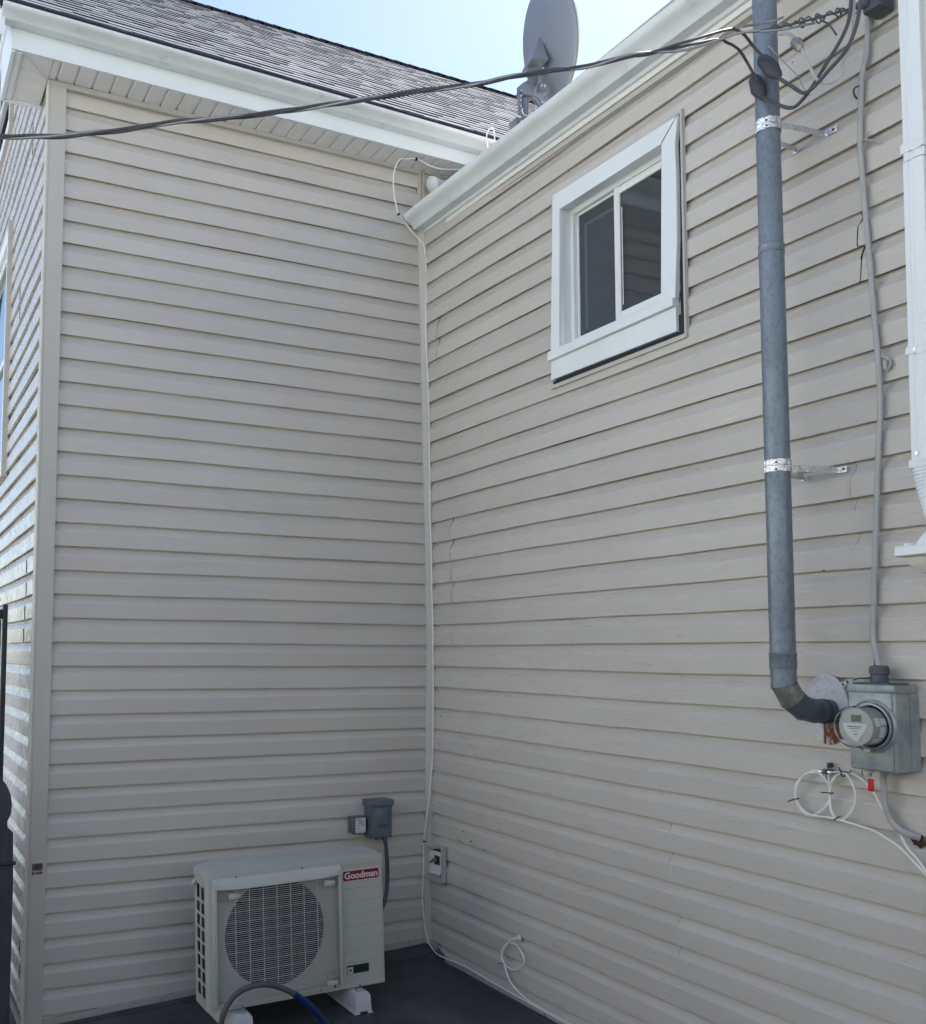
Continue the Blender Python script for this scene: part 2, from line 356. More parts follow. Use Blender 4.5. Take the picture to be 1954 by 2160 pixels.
def siding(name, material, parent, org, U, Nrm, u0, u1, i0, i1, seams=(), holes=(), cutx=None, ztop=None, u0f=None, u1f=None, amp=1.0, step=.16, curve=None):
    """lapped siding; org + U*u + Nrm*out, lips lie on out = 0"""
    org = Vector(org); U = Vector(U); Nrm = Vector(Nrm)
    prof = [(-.0200, .0052), (-.0035, .0005), (-.0008, -.0005), (0, .0015), (0.0003, .010), (.0002, .067), (-.0008, .071), (-.0070, .080), (-.0135, .091), (-.0180, .101), (-.0198, .110), (-.0206, .1190)]
    m = MB()
    for i in range(i0, i1 + 1):
        pair = i // 2
        rnd = random.Random(pair * 13 + len(name)); ph = [rnd.uniform(0, 6.3) for _ in range(6)]
        rnd2 = random.Random(i * 31 + len(name)); ph2 = [rnd2.uniform(0, 6.3) for _ in range(4)]
        us = [u0]; k = u0 + step
        while k < u1 - .02: us.append(k); k += step
        us.append(u1); cuts = []
        for su, courses, wdt in seams:
            if i in courses: cuts.append((su, wdt))
        for h in holes: us += [h[0], h[1]]
        for su, wdt in cuts:
            us = [q for q in us if abs(q - su) > .03]
            us += [su - wdt / 2 - 1e-4, su + wdt / 2, su - .02, su + .02]
        us = sorted(set(round(q, 5) for q in us)); segs = [[]]
        for q in us:
            segs[-1].append(q)
            if any(abs(q - (su - wdt / 2 - 1e-4)) < 2e-4 for su, wdt in cuts): segs.append([])
        z = lip(i)
        for si, sg in enumerate(segs):
            if len(sg) < 2: continue
            vs = []
            for ui, q in enumerate(sg):
                dz = amp * (.0011 * math.sin(q * 2.1 + ph[0]) + .0007 * math.sin(q * 5.3 + ph[1]) + .0004 * math.sin(q * 9 + ph2[0]))
                do = amp * (.0012 * math.sin(q * 1.7 + ph[2]) + .0008 * math.sin(q * 4.1 + ph2[1]) + .0005 * math.sin(q * 11 + ph2[2]))
                cutend = (si > 0 and ui == 0) or (si < len(segs) - 1 and ui == len(sg) - 1)
                for pj, (po, pz) in enumerate(prof):
                    zz = z + pz + dz; uu = q
                    if cutend: uu += .004 * math.sin(pj * .9 + ph2[3]) + (0.004 if pj > 4 else 0)
                    if ui == 0 and si == 0 and u0f: uu = u0f(zz)
                    if ui == len(sg) - 1 and si == len(segs) - 1 and u1f: uu = u1f(zz)
                    oo = po + do + (.003 if cutend and si > 0 and pj in (1, 2, 3, 4, 5) else 0)
                    if curve: oo += curve(uu, zz)
                    if ztop is not None:
                        lim = ztop(uu) if callable(ztop) else ztop
                        zz = min(zz, lim)
                    vs.append(org + U * uu + Nrm * oo + Vector((0, 0, zz)))
            n = len(prof); fs = []
            for a in range(len(sg) - 1):
                um = (sg[a] + sg[a + 1]) / 2
                for b in range(n - 1):
                    zm = z + (prof[b][1] + prof[b + 1][1]) / 2
                    if any(h[0] <= um <= h[1] and h[2] <= zm <= h[3] for h in holes): continue
                    fs.append((a * n + b, (a + 1) * n + b, (a + 1) * n + b + 1, a * n + b + 1))
            m.add(vs, fs, True)
    o = m.build(name, material, parent, angle=9)
    return o

# ================================================================== UNSEEN HOUSES (added to bounce sunlight onto the shaded walls)
def fill_house(label, face, ang, length, wins):
    """a plain house whose front wall runs along its local x and faces local +y"""
    nh = thing('added_fill_house', label, 'house', face); nh.rotation_euler = (0, 0, ang)
    m = MB()
    for k in range(52):
        z = -.3 + k * .13; h = length / 2
        m.add([(-h, 0, z), (h, 0, z), (h, -.012, z + .13), (-h, -.012, z + .13), (-h, -.012, z), (h, -.012, z)], [(0, 1, 2, 3), (0, 4, 5, 1)])
    m.box((-h, -7, -.3), (h, -.013, 6.46)); m.build('wall', pale, nh)
    m = MB(); m.prism([(-h - .4, .4, 6.40), (-h - .4, -3.5, 8.3), (-h - .4, -7.4, 6.40), (-h - .4, -7.4, 6.3), (-h - .4, .4, 6.3)], (length + .8, 0, 0)); m.build('roof', M['shinglelight'], nh)
    for wx in wins:
        for wz in (1.0, 4.0):
            m = MB(); m.box((wx - .08, 0, wz - .08), (wx + 1.0, .03, wz)); m.box((wx - .08, 0, wz + 1.3), (wx + 1.0, .03, wz + 1.38)); m.box((wx - .08, 0, wz + .001), (wx, .03, wz + 1.299)); m.box((wx + .92, 0, wz + .001), (wx + 1.0, .03, wz + 1.299))
            f_ = m.build('window', M['white'], nh)
            m = MB(); m.box((wx, .001, wz), (wx + .92, .008, wz + 1.3)); m.build('pane', M['glass'], f_)
pale = mat('pale_fill_siding', (.53, .53, .485), .6, var=.05)  # siding of the added houses, toned for the light it bounces
fill_house('added unseen pale house across the yard with lapped siding and windows, bouncing sunlight onto the shaded walls', (-2, -10, 0), 0, 20, (-8, -4, 0, 4, 8))
fill_house('added unseen pale house beyond the gate on the left with lapped siding, bouncing sunlight onto the wing', (-10.5, 1, 0), R(-90), 18, (-7, -2.5, 2, 6.5))

# ================================================================== REAR HOUSE
house = thing('house', 'taller house with beige lapped siding, white gutter and dark shingle roof', 'house')
siding('wall', M['sidA'], house, (0, 0, 0), (1, 0, 0), (0, -1, 0), -2.055, -.02, -1, 39, u1f=lambda z: -.02 + bend(z) if z < 4.03 else -.058, ztop=4.37)
WC = [(1.46, 2.7, 2.72, 4.13), (1.60, 2.9, 4.98, 5.85)]          # openings of the two gable-side windows
gab = lambda y: 4.47 + .8 * (min(y, 2.49 * 2 - y) + .27)
siding('wall', M['sidC'], house, (-2.13, 0, 0), (0, 1, 0), (-1, 0, 0), .008, 5.2, -20, 40, ztop=gab, holes=WC, amp=1.3,
       seams=[(.32, (20, 21), .003), (.36, (22, 23), .004), (.55, (-1, 0), .003), (.2, (36, 37), .002), (.9, (6, 7), .003)])
b = MB()   # sheathing behind the boards (dark, seen only through gaps), with real openings for windows
b.box((-2.09, .045, -.3), (3.4, .06, 4.36))
def backing_x(mb, x0, x1, y0, y1, z0, z1, holes):
    ysx = sorted({y0, y1, *[h[0] for h in holes], *[h[1] for h in holes]}); zsx = sorted({z0, z1, *[h[2] for h in holes], *[h[3] for h in holes]})
    for a in range(len(ysx) - 1):
        for c in range(len(zsx) - 1):
            ym, zm = (ysx[a] + ysx[a + 1]) / 2, (zsx[c] + zsx[c + 1]) / 2
            if any(h[0] < ym < h[1] and h[2] < zm < h[3] for h in holes): continue
            mb.box((x0, ysx[a], zsx[c]), (x1, ysx[a + 1], zsx[c + 1]))
backing_x(b, -2.105, -2.095, .06, 5.2, -.3, 4.3, [(1.46, 2.7, 2.72, 4.13)])
b.build('sheathing', M['dark'], house)
# upper continuation of the rear wall over the low roof: cream flat panel
b = MB(); b.box((-.022, .004, 4.0), (3.4, .012, 4.37)); b.build('wall_panel', M['cream'], house)
b = MB(); b.box((-.060, -.012, 4.0), (-.045, .01, 4.365)); b.box((-.0445, -.005, 4.0), (-.036, .01, 4.365)); b.box((-.0355, -.012, 4.0), (-.022, .01, 4.365))
b.build('trim_channel', M['trim'], house)
# outside corner post, in two overlapping lengths
def corner_post(z0, z1, off):
    m = MB(); x0, x1 = -2.137 - off, -2.052
    prof = [(x1, .004), (x1, -.012 - off), (x0 + .012, -.013 - off), (x0 + .0105, -.0105 - off), (x0 + .009, -.013 - off), (x0, -.013 - off), (x0 - .002, -.009 - off), (x0 - .002, .05), (x0 + .006, .05), (x0 + .006, .004)]
    m.prism([(a, c, z0) for a, c in prof], (0, 0, z1 - z0)); return m
corner_post(2.64, 4.36, .0015).build('corner_post', M['trim'], house)
corner_post(-.14, 2.652, 0).build('corner_post', M['trim'], house)
# base strip following the falling ground
def strip(pts, hgt, out, axis, name, material, parent, hasjoint=()):
    m = MB()
    for i in range(len(pts) - 1):
        (u, z), (u2, z2) = pts[i], pts[i + 1]
        rings = []
        for uu, zz in ((u, z), (u2, z2)):
            sec = [(-out, zz), (-out - .001, zz + hgt * .4), (-out, zz + hgt), (-out + .004, zz + hgt + .001), (-out + .004, zz + hgt - .004), (.015, zz + hgt - .004), (.015, zz)]
            rings.append([(uu, o_, z_) if axis == 'x' else (o_, uu, z_) for o_, z_ in sec])
        m.loft(rings, True, True)
    return m.build(name, material, parent)
strip([(-2.05, -.142), (-1.631, -.113), (-1.311, -.096), (-.95, -.066), (-.62, -.040), (-.30, -.012), (-.03, .000)], .031, .008, 'x', 'base_strip', M['dirtytrim'], house)
# floor membrane turned up against the wall
m = MB()
for (x, zt), (x2, zt2) in zip([(-2.2, -.15), (-1.3, -.094), (-.6, -.038), (0.0, .006)], [(-1.3, -.094), (-.6, -.038), (0.0, .006), (.01, .006)]):
    m.loft([[(a, -.002, zz + .002), (a, -.010, zz), (a, -.055, floor_z(a) + .004), (a, -.055, floor_z(a) - .02), (a, .0, floor_z(a) - .02)] for a, zz in ((x, zt), (x2, zt2))], True, True)
m.build('membrane_upturn', M['mem'], house)
m = MB(); m.box((-2.15, .04, -.16), (-2.135, 5, -.125)); m.build('base_strip', M['dirtytrim'], house)
# F-channel under the soffit
m = MB(); m.prism([(-2.052, -.012, 4.362), (-2.052, -.014, 4.335), (-2.052, -.004, 4.333), (-2.052, .01, 4.333), (-2.052, .01, 4.362)], (2.0, 0, 0))
m.prism([(-.022, -.012, 4.362), (-.022, -.014, 4.345), (-.022, .0, 4.345), (-.022, .0, 4.362)], (3.2, 0, 0)); m.build('soffit_channel', M['trim'], house)
# vented soffit boards with V-grooves
m = MB(); x = -2.33; ev = []
gp = .0865
pts = [(-2.14, 0)]
k = -2.14 + .03
while k < 3.3:
    pts += [(k, 0), (k + .004, .009), (k + .012, .009), (k + .016, 0)]; k += gp
pts.append((3.3, 0))
def zs(x): return 4.373 - .006 * (x + 2.17)
rows = [[(a, yy, zs(a) - .008 + dz) for a, dz in pts] for yy in (-.176, .012)]
m.loft(rows, closed=False)
m.build('soffit', M['soffit'], house)
m = MB(); m.box((-2.312, -.176, 4.363), (-2.142, .262, 4.369))
for yy in (-.05, .04, .13, .20): m.box((-2.306, yy, 4.3605), (-2.15, yy + .003, 4.3629))
m.prism([(-2.286, -.176, 4.3595), (-2.290, -.176, 4.3595), (-2.146, .004, 4.3595), (-2.142, .004, 4.3595)], (0, 0, .004))
m.build('soffit', M['soffit'], house)
m = MB()   # boxed return: front, side (bright end board), back edge
m.prism([(-2.333, -.18, 4.352), (-2.333, -.18, 4.50), (-2.333, -.05, 4.56), (-2.333, .255, 4.60), (-2.333, .268, 4.352)], (.016, 0, 0))
m.box((-2.316, .252, 4.352), (-2.13, .268, 4.54)); m.box((-2.316, -.1755, 4.3565), (-2.285, .251, 4.3615)); m.build('eave_return', M['white'], house)
# fascia
m = MB()
m.loft([[(a, -.180, zs(a) - .012), (a, -.190, zs(a) - .012), (a, -.190, zs(a) + .008), (a, -.184, zs(a) + .012), (a, -.184, zs(a) + .16), (a, -.172, zs(a) + .16)] for a in (-2.333, -.93)], True, True)
m.loft([[(a, -.180, zs(a) - .012), (a, -.192, zs(a) - .012), (a, -.192, zs(a) + .008), (a, -.186, zs(a) + .012), (a, -.186, zs(a) + .16), (a, -.172, zs(a) + .16)] for a in (-.95, 3.3)], True, True)
m.build('fascia', M['white'], house)
# ogee gutter
GP = [(0, 0), (-.052, -.004), (-.058, .003), (-.066, .016), (-.090, .030), (-.108, .038), (-.117, .050), (-.119, .062), (-.119, .068), (-.109, .070), (-.108, .060), (-.104, .055), (-.085, .040), (-.06, .024), (-.052, .004), (-.003, .006), (-.003, .068), (0, .068)]
def gutter(rings_at, name, material, parent, endcaps=()):
    m = MB(); rings = [rings_at(u) for u in endcaps[0]]
    m.loft(rings, True, True)
    return m
def gA(a):
    z = 4.463 - .0160 * (a + 2.18)
    return [(a, -.187 + p, z + q * .6) for p, q in GP]
m = MB(); m.loft([gA(a) for a in (-2.385, -1.6, -.8, 0, 1, 3.3)], True, True)
for a in (-2.383, 3.29):
    z = 4.463 - .016 * (a + 2.18); m.prism([(a, -.187 + p, z + q * .6) for p, q in GP[:9]] + [(a, -.187, z + .041)], (-.004, 0, 0))
m.build('gutter', M['whitedirty'], house)
# hidden gutter strap dimple marks / rim rivets at the gutter's end
# roof: laminated shingles, real courses
SL = .8; ca = math.cos(math.atan(SL)); sa = math.sin(math.atan(SL)); EY, EZ = -.275, 4.532; RY = 2.49
def ez(x, f=0): return EZ + .006 - .016 * (x + 2.2) * (1 - f)
m = MB(); rows = 28; ex = (RY - EY) / ca / rows
rs = random.Random(3)
for k in range(rows):
    x = -2.40 + rs.uniform(-.2, 0)
    while x < 3.4:
        wd = rs.uniform(.06, .17); x0 = max(x, -2.40); x1 = min(x + wd, 3.4)
        if x1 > x0:
            th = .0060 + rs.choice((0, .0030, .0030, .001)) + rs.uniform(0, .0010)
            s0 = k * ex - rs.choice((0, 0, 0, .004)); s1 = (k + 1) * ex + .02
            def pt(xx, s, h): return (xx, EY + s * ca - h * sa, ez(xx, s / (rows * ex)) + s * sa + h * ca)
            h1 = .0006
            vs = [pt(x0, s0, th), pt(x1, s0, th), pt(x1, s1, h1 + .002), pt(x0, s1, h1 + .002), pt(x0, s0, -.001), pt(x1, s0, -.001), pt(x1, s1, -.001), pt(x0, s1, -.001)]
            m.add(vs, [(0, 1, 2, 3), (4, 5, 1, 0), (4, 0, 3, 7), (1, 5, 6, 2)])
        x += wd
roof = m.build('roof', M['shingle'], house)
m = MB()
m.loft([[(a, EY, ez(a) - .002), (a, EY - .004, ez(a) - .034), (a, EY + .012, ez(a) - .036), (a, RY, EZ + SL * (RY - EY) - .05), (a, 2 * RY - EY, EZ - .05), (a, 2 * RY - EY, EZ), (a, RY, EZ + SL * (RY - EY) + .002)] for a in (-2.395, 3.395)], True, True)
m.build('roof_deck', M['drip'], roof)
m = MB(); rz = EZ + SL * (RY - EY); x = -2.42
while x < 3.4:
    m.loft([[(a, RY - .11, rz - .088 + h), (a, RY - .11, rz - .058 + h), (a, RY, rz + .024 + h), (a, RY + .13, rz - .088 + h), (a, RY + .13, rz - .104 + h)] for a, h in ((x, .012), (x + .16, .006))], True, True)
    x += .143
m.build('ridge_cap', M['drip'], roof)
m = MB()   # rake board
m.prism([(-2.392, EY + .03, EZ - .15), (-2.392, EY + .03, EZ - .03), (-2.392, RY, rz - .045), (-2.392, RY, rz - .17)], (.02, 0, 0)); m.build('rake_board', M['white'], house)
m = MB(); m.prism([(-2.371, .27, 4.47 + .30), (-2.371, .27, 4.47 + .31), (-2.371, RY, rz - .15), (-2.371, RY, rz - .16)], (.25, 0, 0)); m.build('rake_soffit', M['soffit'], house)

def gable_window(y0, y1, z0, z1):
    wn = MB(); x = -2.13
    for a, c, d, e in ((y0 - .075, y0 + .012, z0 - .075, z1 + .075), (y1 - .012, y1 + .075, z0 - .075, z1 + .075)):
        wn.box((x - .020, a, d), (x + .01, c, e), .004)
    wn.box((x - .020, y0 + .013, z0 - .075), (x + .01, y1 - .013, z0 + .012), .004); wn.box((x - .020, y0 + .013, z1 - .012), (x + .01, y1 - .013, z1 + .075), .004)
    f = wn.build('window', M['white'], house)
    jj = MB(); jj.box((x - .026, y0 - .092, z0 - .09), (x + .01, y0 - .077, z1 + .09)); jj.box((x - .024, y0 - .0765, z0 - .09), (x + .01, y1 + .08, z0 - .0765)); jj.build('trim_channel', M['trim'], f)
    s = MB(); zm = (z0 + z1) / 2
    for a, c, d, e in ((y0 + .012, y0 + .05, z0 + .012, z1 - .012), (y1 - .05, y1 - .012, z0 + .012, z1 - .012)): s.box((x + .0, a, d), (x + .03, c, e), .003)
    for d in (z0 + .012, zm - .02, z1 - .05): s.box((x + .002, y0 + .051, d), (x + .028, y1 - .051, d + .04), .003)
    s.build('sash', M['whitevinyl'], f)
    p = MB(); p.box((x + .018, y0 + .02, z0 + .02), (x + .022, y1 - .02, z1 - .02)); p.build('pane', M['glass'], f)
gable_window(1.46, 2.7, 2.72, 4.13); gable_window(1.60, 2.9, 4.98, 5.85)

# ================================================================== LOW WING (side_house)
wing = thing('house', 'lower wing on the right with beige lapped siding, small slider window and sloping white gutter', 'house')
OP = (1.215, 1.845, 2.985, 3.625)
siding('wall', M['sidB'], wing, (0, 0, 0), (0, -1, 0), (-1, 0, 0), .02, 4.6, 3, 40,
       seams=[(.130, (8, 9), .008), (.226, (18, 19), .007), (2.684, (12, 13), .006), (1.80, (30, 31), .0012), (1.84, (33, 34), .0012), (2.63, (19, 20, 21), .0010), (.75, (36, 37), .001), (1.22, (23, 24), .0008)],
       holes=[(OP[0] - .035, OP[1] + .035, OP[2] - .05, OP[3] + .04)], ztop=3.985,
       curve=lambda u, z: -bend(z) * max(0, 1 - u / 1.0), amp=1.25)
b = MB(); backing_x(b, .045, .06, -4.6, .04, -.3, 4.0, [(-OP[1] - .03, -OP[0] + .03, OP[2] - .03, OP[3] + .03)]); b.build('sheathing', M['dark'], wing)
# inside corner post, bowed, two lengths
def inner_post(z0, z1, n, w=.026):
    m = MB(); rings = []
    for k in range(n + 1):
        z = z0 + (z1 - z0) * k / n; d = bend(z)
        rings.append([(d - w, .02, z), (d - w, -.004, z), (d - w + .004, -.007, z), (d - .007, -w + .004, z), (d - .004, -w, z), (d + .03, -w, z), (d + .03, .02, z)])
    m.loft(rings, True, True); return m
inner_post(3.195, 3.999, 10, .0268).build('corner_post', M['trim'], wing)
inner_post(.56, 3.199, 20).build('corner_post', M['trim'], wing)
inner_post(.365, .559, 4, .0275).build('corner_post', M['trim'], wing)
inner_post(.0, .364, 4).build('corner_post', M['trim'], wing)
# base strip, broken near the corner
strip([(-.03, -.004), (-.115, -.014)], .030, .010, 'y', 'base_strip', M['dirtytrim'], wing)
strip([(-.185, -.050), (-.6, -.053), (-1.03, -.052)], .030, .008, 'y', 'base_strip', M['dirtytrim'], wing)
strip([(-1.04, -.050), (-2.0, -.052), (-4.4, -.05)], .031, .009, 'y', 'base_strip', M['dirtytrim'], wing)
m = MB()
m.loft([[(-.002, a, zt), (-.008, a, zt), (-.04, a, floor_z(-.04) + .006), (-.05, a, floor_z(-.05) - .01), (0.0, a, floor_z(0) - .02)] for a, zt in ((0, .004), (-.10, -.014), (-.2, -.052), (-4.4, -.054))], True, True)
m.build('membrane_upturn', M['mem'], wing)
m = MB(); m.tube([(-.008, -.12, -.005), (-.012, -.14, -.012), (-.010, -.165, -.02), (-.012, -.18, -.035)], .011, 6); m.build('sealant', M['greyplastic'], wing)
# top trims below the gutter
def zg(y): return 4.0 + .02 * y
def trimB(x0, x1, za, zb, y0, y1, name, mt):
    m = MB(); m.loft([[(x0, y, zg(y) + za + .012 * y * 0), (x0, y, zg(y) + zb), (x1, y, zg(y) + zb), (x1, y, zg(y) + za)] for y in (y0, y1)], True, True)
    return m.build(name, mt, wing)
trimB(-.034, .02, -.018, .004, -.004, -.235, 'fascia', M['white']); trimB(-.036, .02, -.018, .004, -.234, -4.5, 'fascia', M['white'])
trimB(-.022, .02, -.042, -.019, -.004, -4.5, 'frieze_board', M['soffit'])
trimB(-.012, .02, -.066, -.044, -.03, -4.5, 'soffit_channel', M['trim'])
def gB(y):
    z = zg(y); return [(-.036 + p * 1.02, y, z + q * 1.12) for p, q in GP]
m = MB(); m.loft([gB(y) for y in (-.012, -.5, -1, -1.5, -2.2, -3.2, -4.5)], True, True)
m.prism([(x, -.008, z) for x, y, z in gB(0)[:9]] + [(-.036, -.008, 4.07)], (0, -.004, 0))
m.build('gutter', M['whitedirty'], wing)
m = MB(); m.prism([(-.142, -.012, 4.050), (-.142, -.012, 4.062), (3.2, -.012, 4.062 + .7 * 3.3), (3.2, -.012, 4.03 + .7 * 3.3), (-.03, -.012, 4.05)], (0, -4.5, 0))
m.build('roof', M['shinglelight'], wing)

# slider window
win = MB()
yL, yR, zB, zT = -OP[0], -OP[1], OP[2], OP[3]
WX = -.020
win.prism([(WX, -1.173, 3.703), (WX, -1.950, 3.690), (WX, -1.866, 3.618), (WX, -1.222, 3.618)], (.022, 0, 0))           # head casing
win.prism([(WX - .001, -1.173, 3.702), (WX - .001, -1.222, 3.617), (WX - .001, -1.208, 2.962), (WX - .001, -1.146, 2.955)], (.022, 0, 0))   # near-corner jamb casing
win.prism([(WX - .004, -1.953, 3.688), (WX - .004, -1.866, 3.612), (WX - .004, -1.846, 2.965), (WX - .004, -1.921, 2.965), (WX - .004, -1.937, 3.20), (WX - .004, -1.940, 3.45), (WX - .004, -1.936, 3.58)], (.022, 0, 0))
f = win.build('window', M['white'], wing)
m = MB()   # deep reveal lining
m.box((-.001, yL + .0, zB - .02), (.085, yL + .01, zT + .01)); m.box((-.001, yR - .01, zB - .02), (.085, yR, zT + .01))
m.box((.0, yR, zT), (.085, yL, zT + .01)); m.build('reveal', M['soffit'], f)
m = MB(); m.prism([(-.036, -1.143, 2.966), (-.036, -1.919, 2.964), (-.036, -1.919, 2.934), (-.036, -1.140, 2.926)], (.034, 0, 0)); m.prism([(-.0355, -1.150, 2.9665), (-.0355, -1.92, 2.9665), (.085, -1.85, 2.985), (.085, -1.21, 2.985)], (0, 0, -.006))
m.build('sill', M['white'], f)
m = MB(); m.prism([(-.018, -1.146, 2.925), (-.018, -1.918, 2.932), (-.018, -1.919, 2.834), (-.018, -1.143, 2.838)], (.016, 0, 0)); m.build('apron', M['white'], f)
m = MB(); m.box((-.004, -1.937, 2.818), (.0, -1.14, 2.90)); m.prism([(-.0045, -1.93, 2.82), (-.0045, -1.954, 2.82), (-.0045, -1.954, 3.70), (-.0045, -1.93, 3.70)], (.004, 0, 0)); m.build('gap', M['dark'], f)
m = MB()
m.box((-.014, -1.964, 2.800), (.004, -1.955, 3.712)); m.box((-.012, -1.955, 2.798), (.004, -1.13, 2.815)); m.box((-.010, -1.160, 2.83), (.004, -1.150, 3.712))
m.box((-.010, -1.955, 3.70), (.004, -1.16, 3.712)); m.build('trim_channel', M['trim'], f)
m = MB(); X0, X1 = .045, .085   # vinyl frame
m.box((X0, yL - .022, zB), (X1, yL, zT)); m.box((X0, yR, zB), (X1, yR + .022, zT)); m.box((X0, yR + .0225, zT - .024), (X1, yL - .0225, zT)); m.box((X0, yR + .0225, zB), (X1, yL - .0225, zB + .026))
fr = m.build('frame', M['whitevinyl'], f)
def sash(ya, yb, x, fw_, pane_m):
    s = MB(); s.box((x, ya - fw_, zB + .028), (x + .018, ya, zT - .026), .002); s.box((x, yb, zB + .028), (x + .018, yb + fw_, zT - .026), .002)
    s.box((x, yb + fw_ + .0005, zT - .026 - fw_), (x + .018, ya - fw_ - .0005, zT - .026), .002); s.box((x, yb + fw_ + .0005, zB + .028), (x + .018, ya - fw_ - .0005, zB + .028 + fw_), .002)
    so_ = s.build('sash', M['whitevinyl'], f)
    p = MB(); p.box((x + .008, yb + fw_ - .003, zB + .028), (x + .011, ya - fw_ + .003, zT - .028)); p.build('pane', pane_m, so_)
sash(yL - .024, -1.528, .062, .010, M['screened']); sash(-1.506, yR + .024, .048, .032, M['glass'])
m = MB(); m.box((.0465, -1.529, zB + .028), (.062, -1.507, zT - .025)); m.build('mullion', M['whitevinyl'], f)
m = MB()    # glimpse of inner frames through the glass is a second sash line just outside the near pane
m.box((.0695, -1.300, zB + .06), (.0698, -1.285, zT - .085)); m.box((.0695, -1.50, zT - .10), (.0698, -1.301, zT - .085))
m.build('screen_frame', mat('dim_inner_frame', (.10, .115, .13), .5), f)
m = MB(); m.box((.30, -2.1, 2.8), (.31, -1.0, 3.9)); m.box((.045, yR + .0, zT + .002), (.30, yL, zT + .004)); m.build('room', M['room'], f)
m = MB(); m.box((.047, -1.556, 3.07), (.0478, -1.552, 3.50)); m.build('latch', M['soffit'], f)
m = MB(); m.prism([(-.0245, -1.866, 3.617), (-.0245, -1.863, 3.6175), (-.0245, -1.951, 3.690), (-.0245, -1.953, 3.688)], (.002, 0, 0)); m.build('mitre_gap', M['dark'], f)

# wall openings and marks belonging to the wing
m = MB()
import random as _r
rr = random.Random(5); poly = []
for k in range(14):
    a = 2 * math.pi * k / 14; q = .021 * rr.uniform(.7, 1.25); poly.append((-.0035, -2.806 + q * math.cos(a), 1.036 + q * .9 * math.sin(a)))
m.prism(poly, (.003, 0, 0)); m.build('cable_hole', M['hole'], wing)
m = MB(); rr = random.Random(9)
for (yy, zz, s_) in ((-.43, .62, .004), (-.36, .66, .003), (-.30, .58, .002), (-.55, .60, .003), (-2.96, 2.03, .003), (-2.52, 1.855, .002), (-.12, 3.79, .004), (-2.46, 3.62, .002), (-.76, .065, .003), (-.70, .16, .003)):
    m.cyl((-.0025, yy, zz), (.002, yy, zz), s_, n=8)
for (yy, zz) in ((-.30, .615), (-.315, .606), (-.335, .60), (-.135, 1.235)):
    m.box((-.0027, yy - .012, zz), (0, yy, zz + .003))
m_nails = m

# ================================================================== CORNER OUTLET BOX
t = thing('wall_box', 'small open beige box beside the inside corner with a brass fitting within', 'wall box', (-.01, -.12, .45))
def split(mb):
    n = len(mb.v); pr = list(range(n))
    def fd(a):
        while pr[a] != a: pr[a] = pr[pr[a]]; a = pr[a]
        return a
    for f in mb.f:
        for q in f[1:]: pr[fd(q)] = fd(f[0])
    groups = {}
    for i, f in enumerate(mb.f): groups.setdefault(fd(f[0]), []).append(i)
    out = []
    for fi in groups.values():
        ids = sorted({v for i in fi for v in mb.f[i]}); mp = {v: k for k, v in enumerate(ids)}
        q = MB(); q.v = [mb.v[v] for v in ids]; q.f = [tuple(mp[v] for v in mb.f[i]) for i in fi]; q.sm = [mb.sm[i] for i in fi]; out.append(q)
    return out
def pars(mb, name, m_, root):
    for q in split(mb): par(q, name, m_, root)
def par(mb, name, m_, root):
    o_ = mb.build(name, m_, root); o_.matrix_parent_inverse = root.matrix_basis.inverted() if False else Matrix.Translation(-root.location); return o_
m = MB()
m.prism([(-.022, -.030, .525), (-.022, -.172, .547), (-.022, -.190, .547), (-.022, -.030, .508)], (.02, 0, 0))
m.box((-.023, -.19, .365), (0, -.172, .546)); m.box((-.0215, -.171, .352), (0, -.030, .385))
m.prism([(-.022, -.030, .385), (-.022, -.171, .385), (-.022, -.171, .37), (-.022, -.030, .375)], (.02, 0, 0))
par(m, 'frame', M['beige'], t)
m = MB(); m.box((-.0035, -.170, .386), (-.001, -.030, .52)); par(m, 'recess', M['dark'], t)
m = MB(); m.box((-.010, -.15, .49), (-.004, -.034, .512)); m.box((-.010, -.155, .398), (-.004, -.034, .44)); m.box((-.009, -.075, .4405), (-.004, -.034, .489)); m.box((-.0092, -.168, .4405), (-.004, -.14, .489)); m.box((-.016, -.145, .386), (-.011, -.04, .401)); par(m, 'cover_piece', M['soffit'], t)
m = MB(); m.cyl((-.006, -.10, .468), (-.032, -.10, .464), .010, n=10); m.cyl((-.028, -.10, .47), (-.03, -.075, .448), .006, n=8); m.box((-.020, -.118, .462), (-.016, -.082, .470)); par(m, 'fitting', M['brass'], t)

for q_ in split(m_nails): q_.build('nail_hole', M['dark'], wing)
# ================================================================== CORNER PLATE
t = thing('name_plate', 'tiny black riveted plate with rust marks on the left corner post', 'plate', (-2.093, -.0135, .585))
m = MB(); m.box((-2.115, -.0165, .569), (-2.069, -.0135, .600)); par(m, 'plate', M['ink'], t)
m = MB()
for a in (-2.109, -2.075):
    for c in (.575, .594): m.cyl((a, -.0182, c), (a, -.016, c), .0028, n=8)
pars(m, 'rivet', M['bolt'], t)
m = MB(); rr = random.Random(2)
for k in range(9):
    a = -2.116 + k * .0053; h = rr.uniform(.008, .020); m.box((a, -.0141, .556 - h * .4), (a + .0048, -.0132, .556 + h * .35))
for a in (-2.112, -2.078): m.cyl((a, -.0150, .562), (a, -.013, .562), .0035, n=8)
par(m, 'rust_mark', M['rustmark'], t)

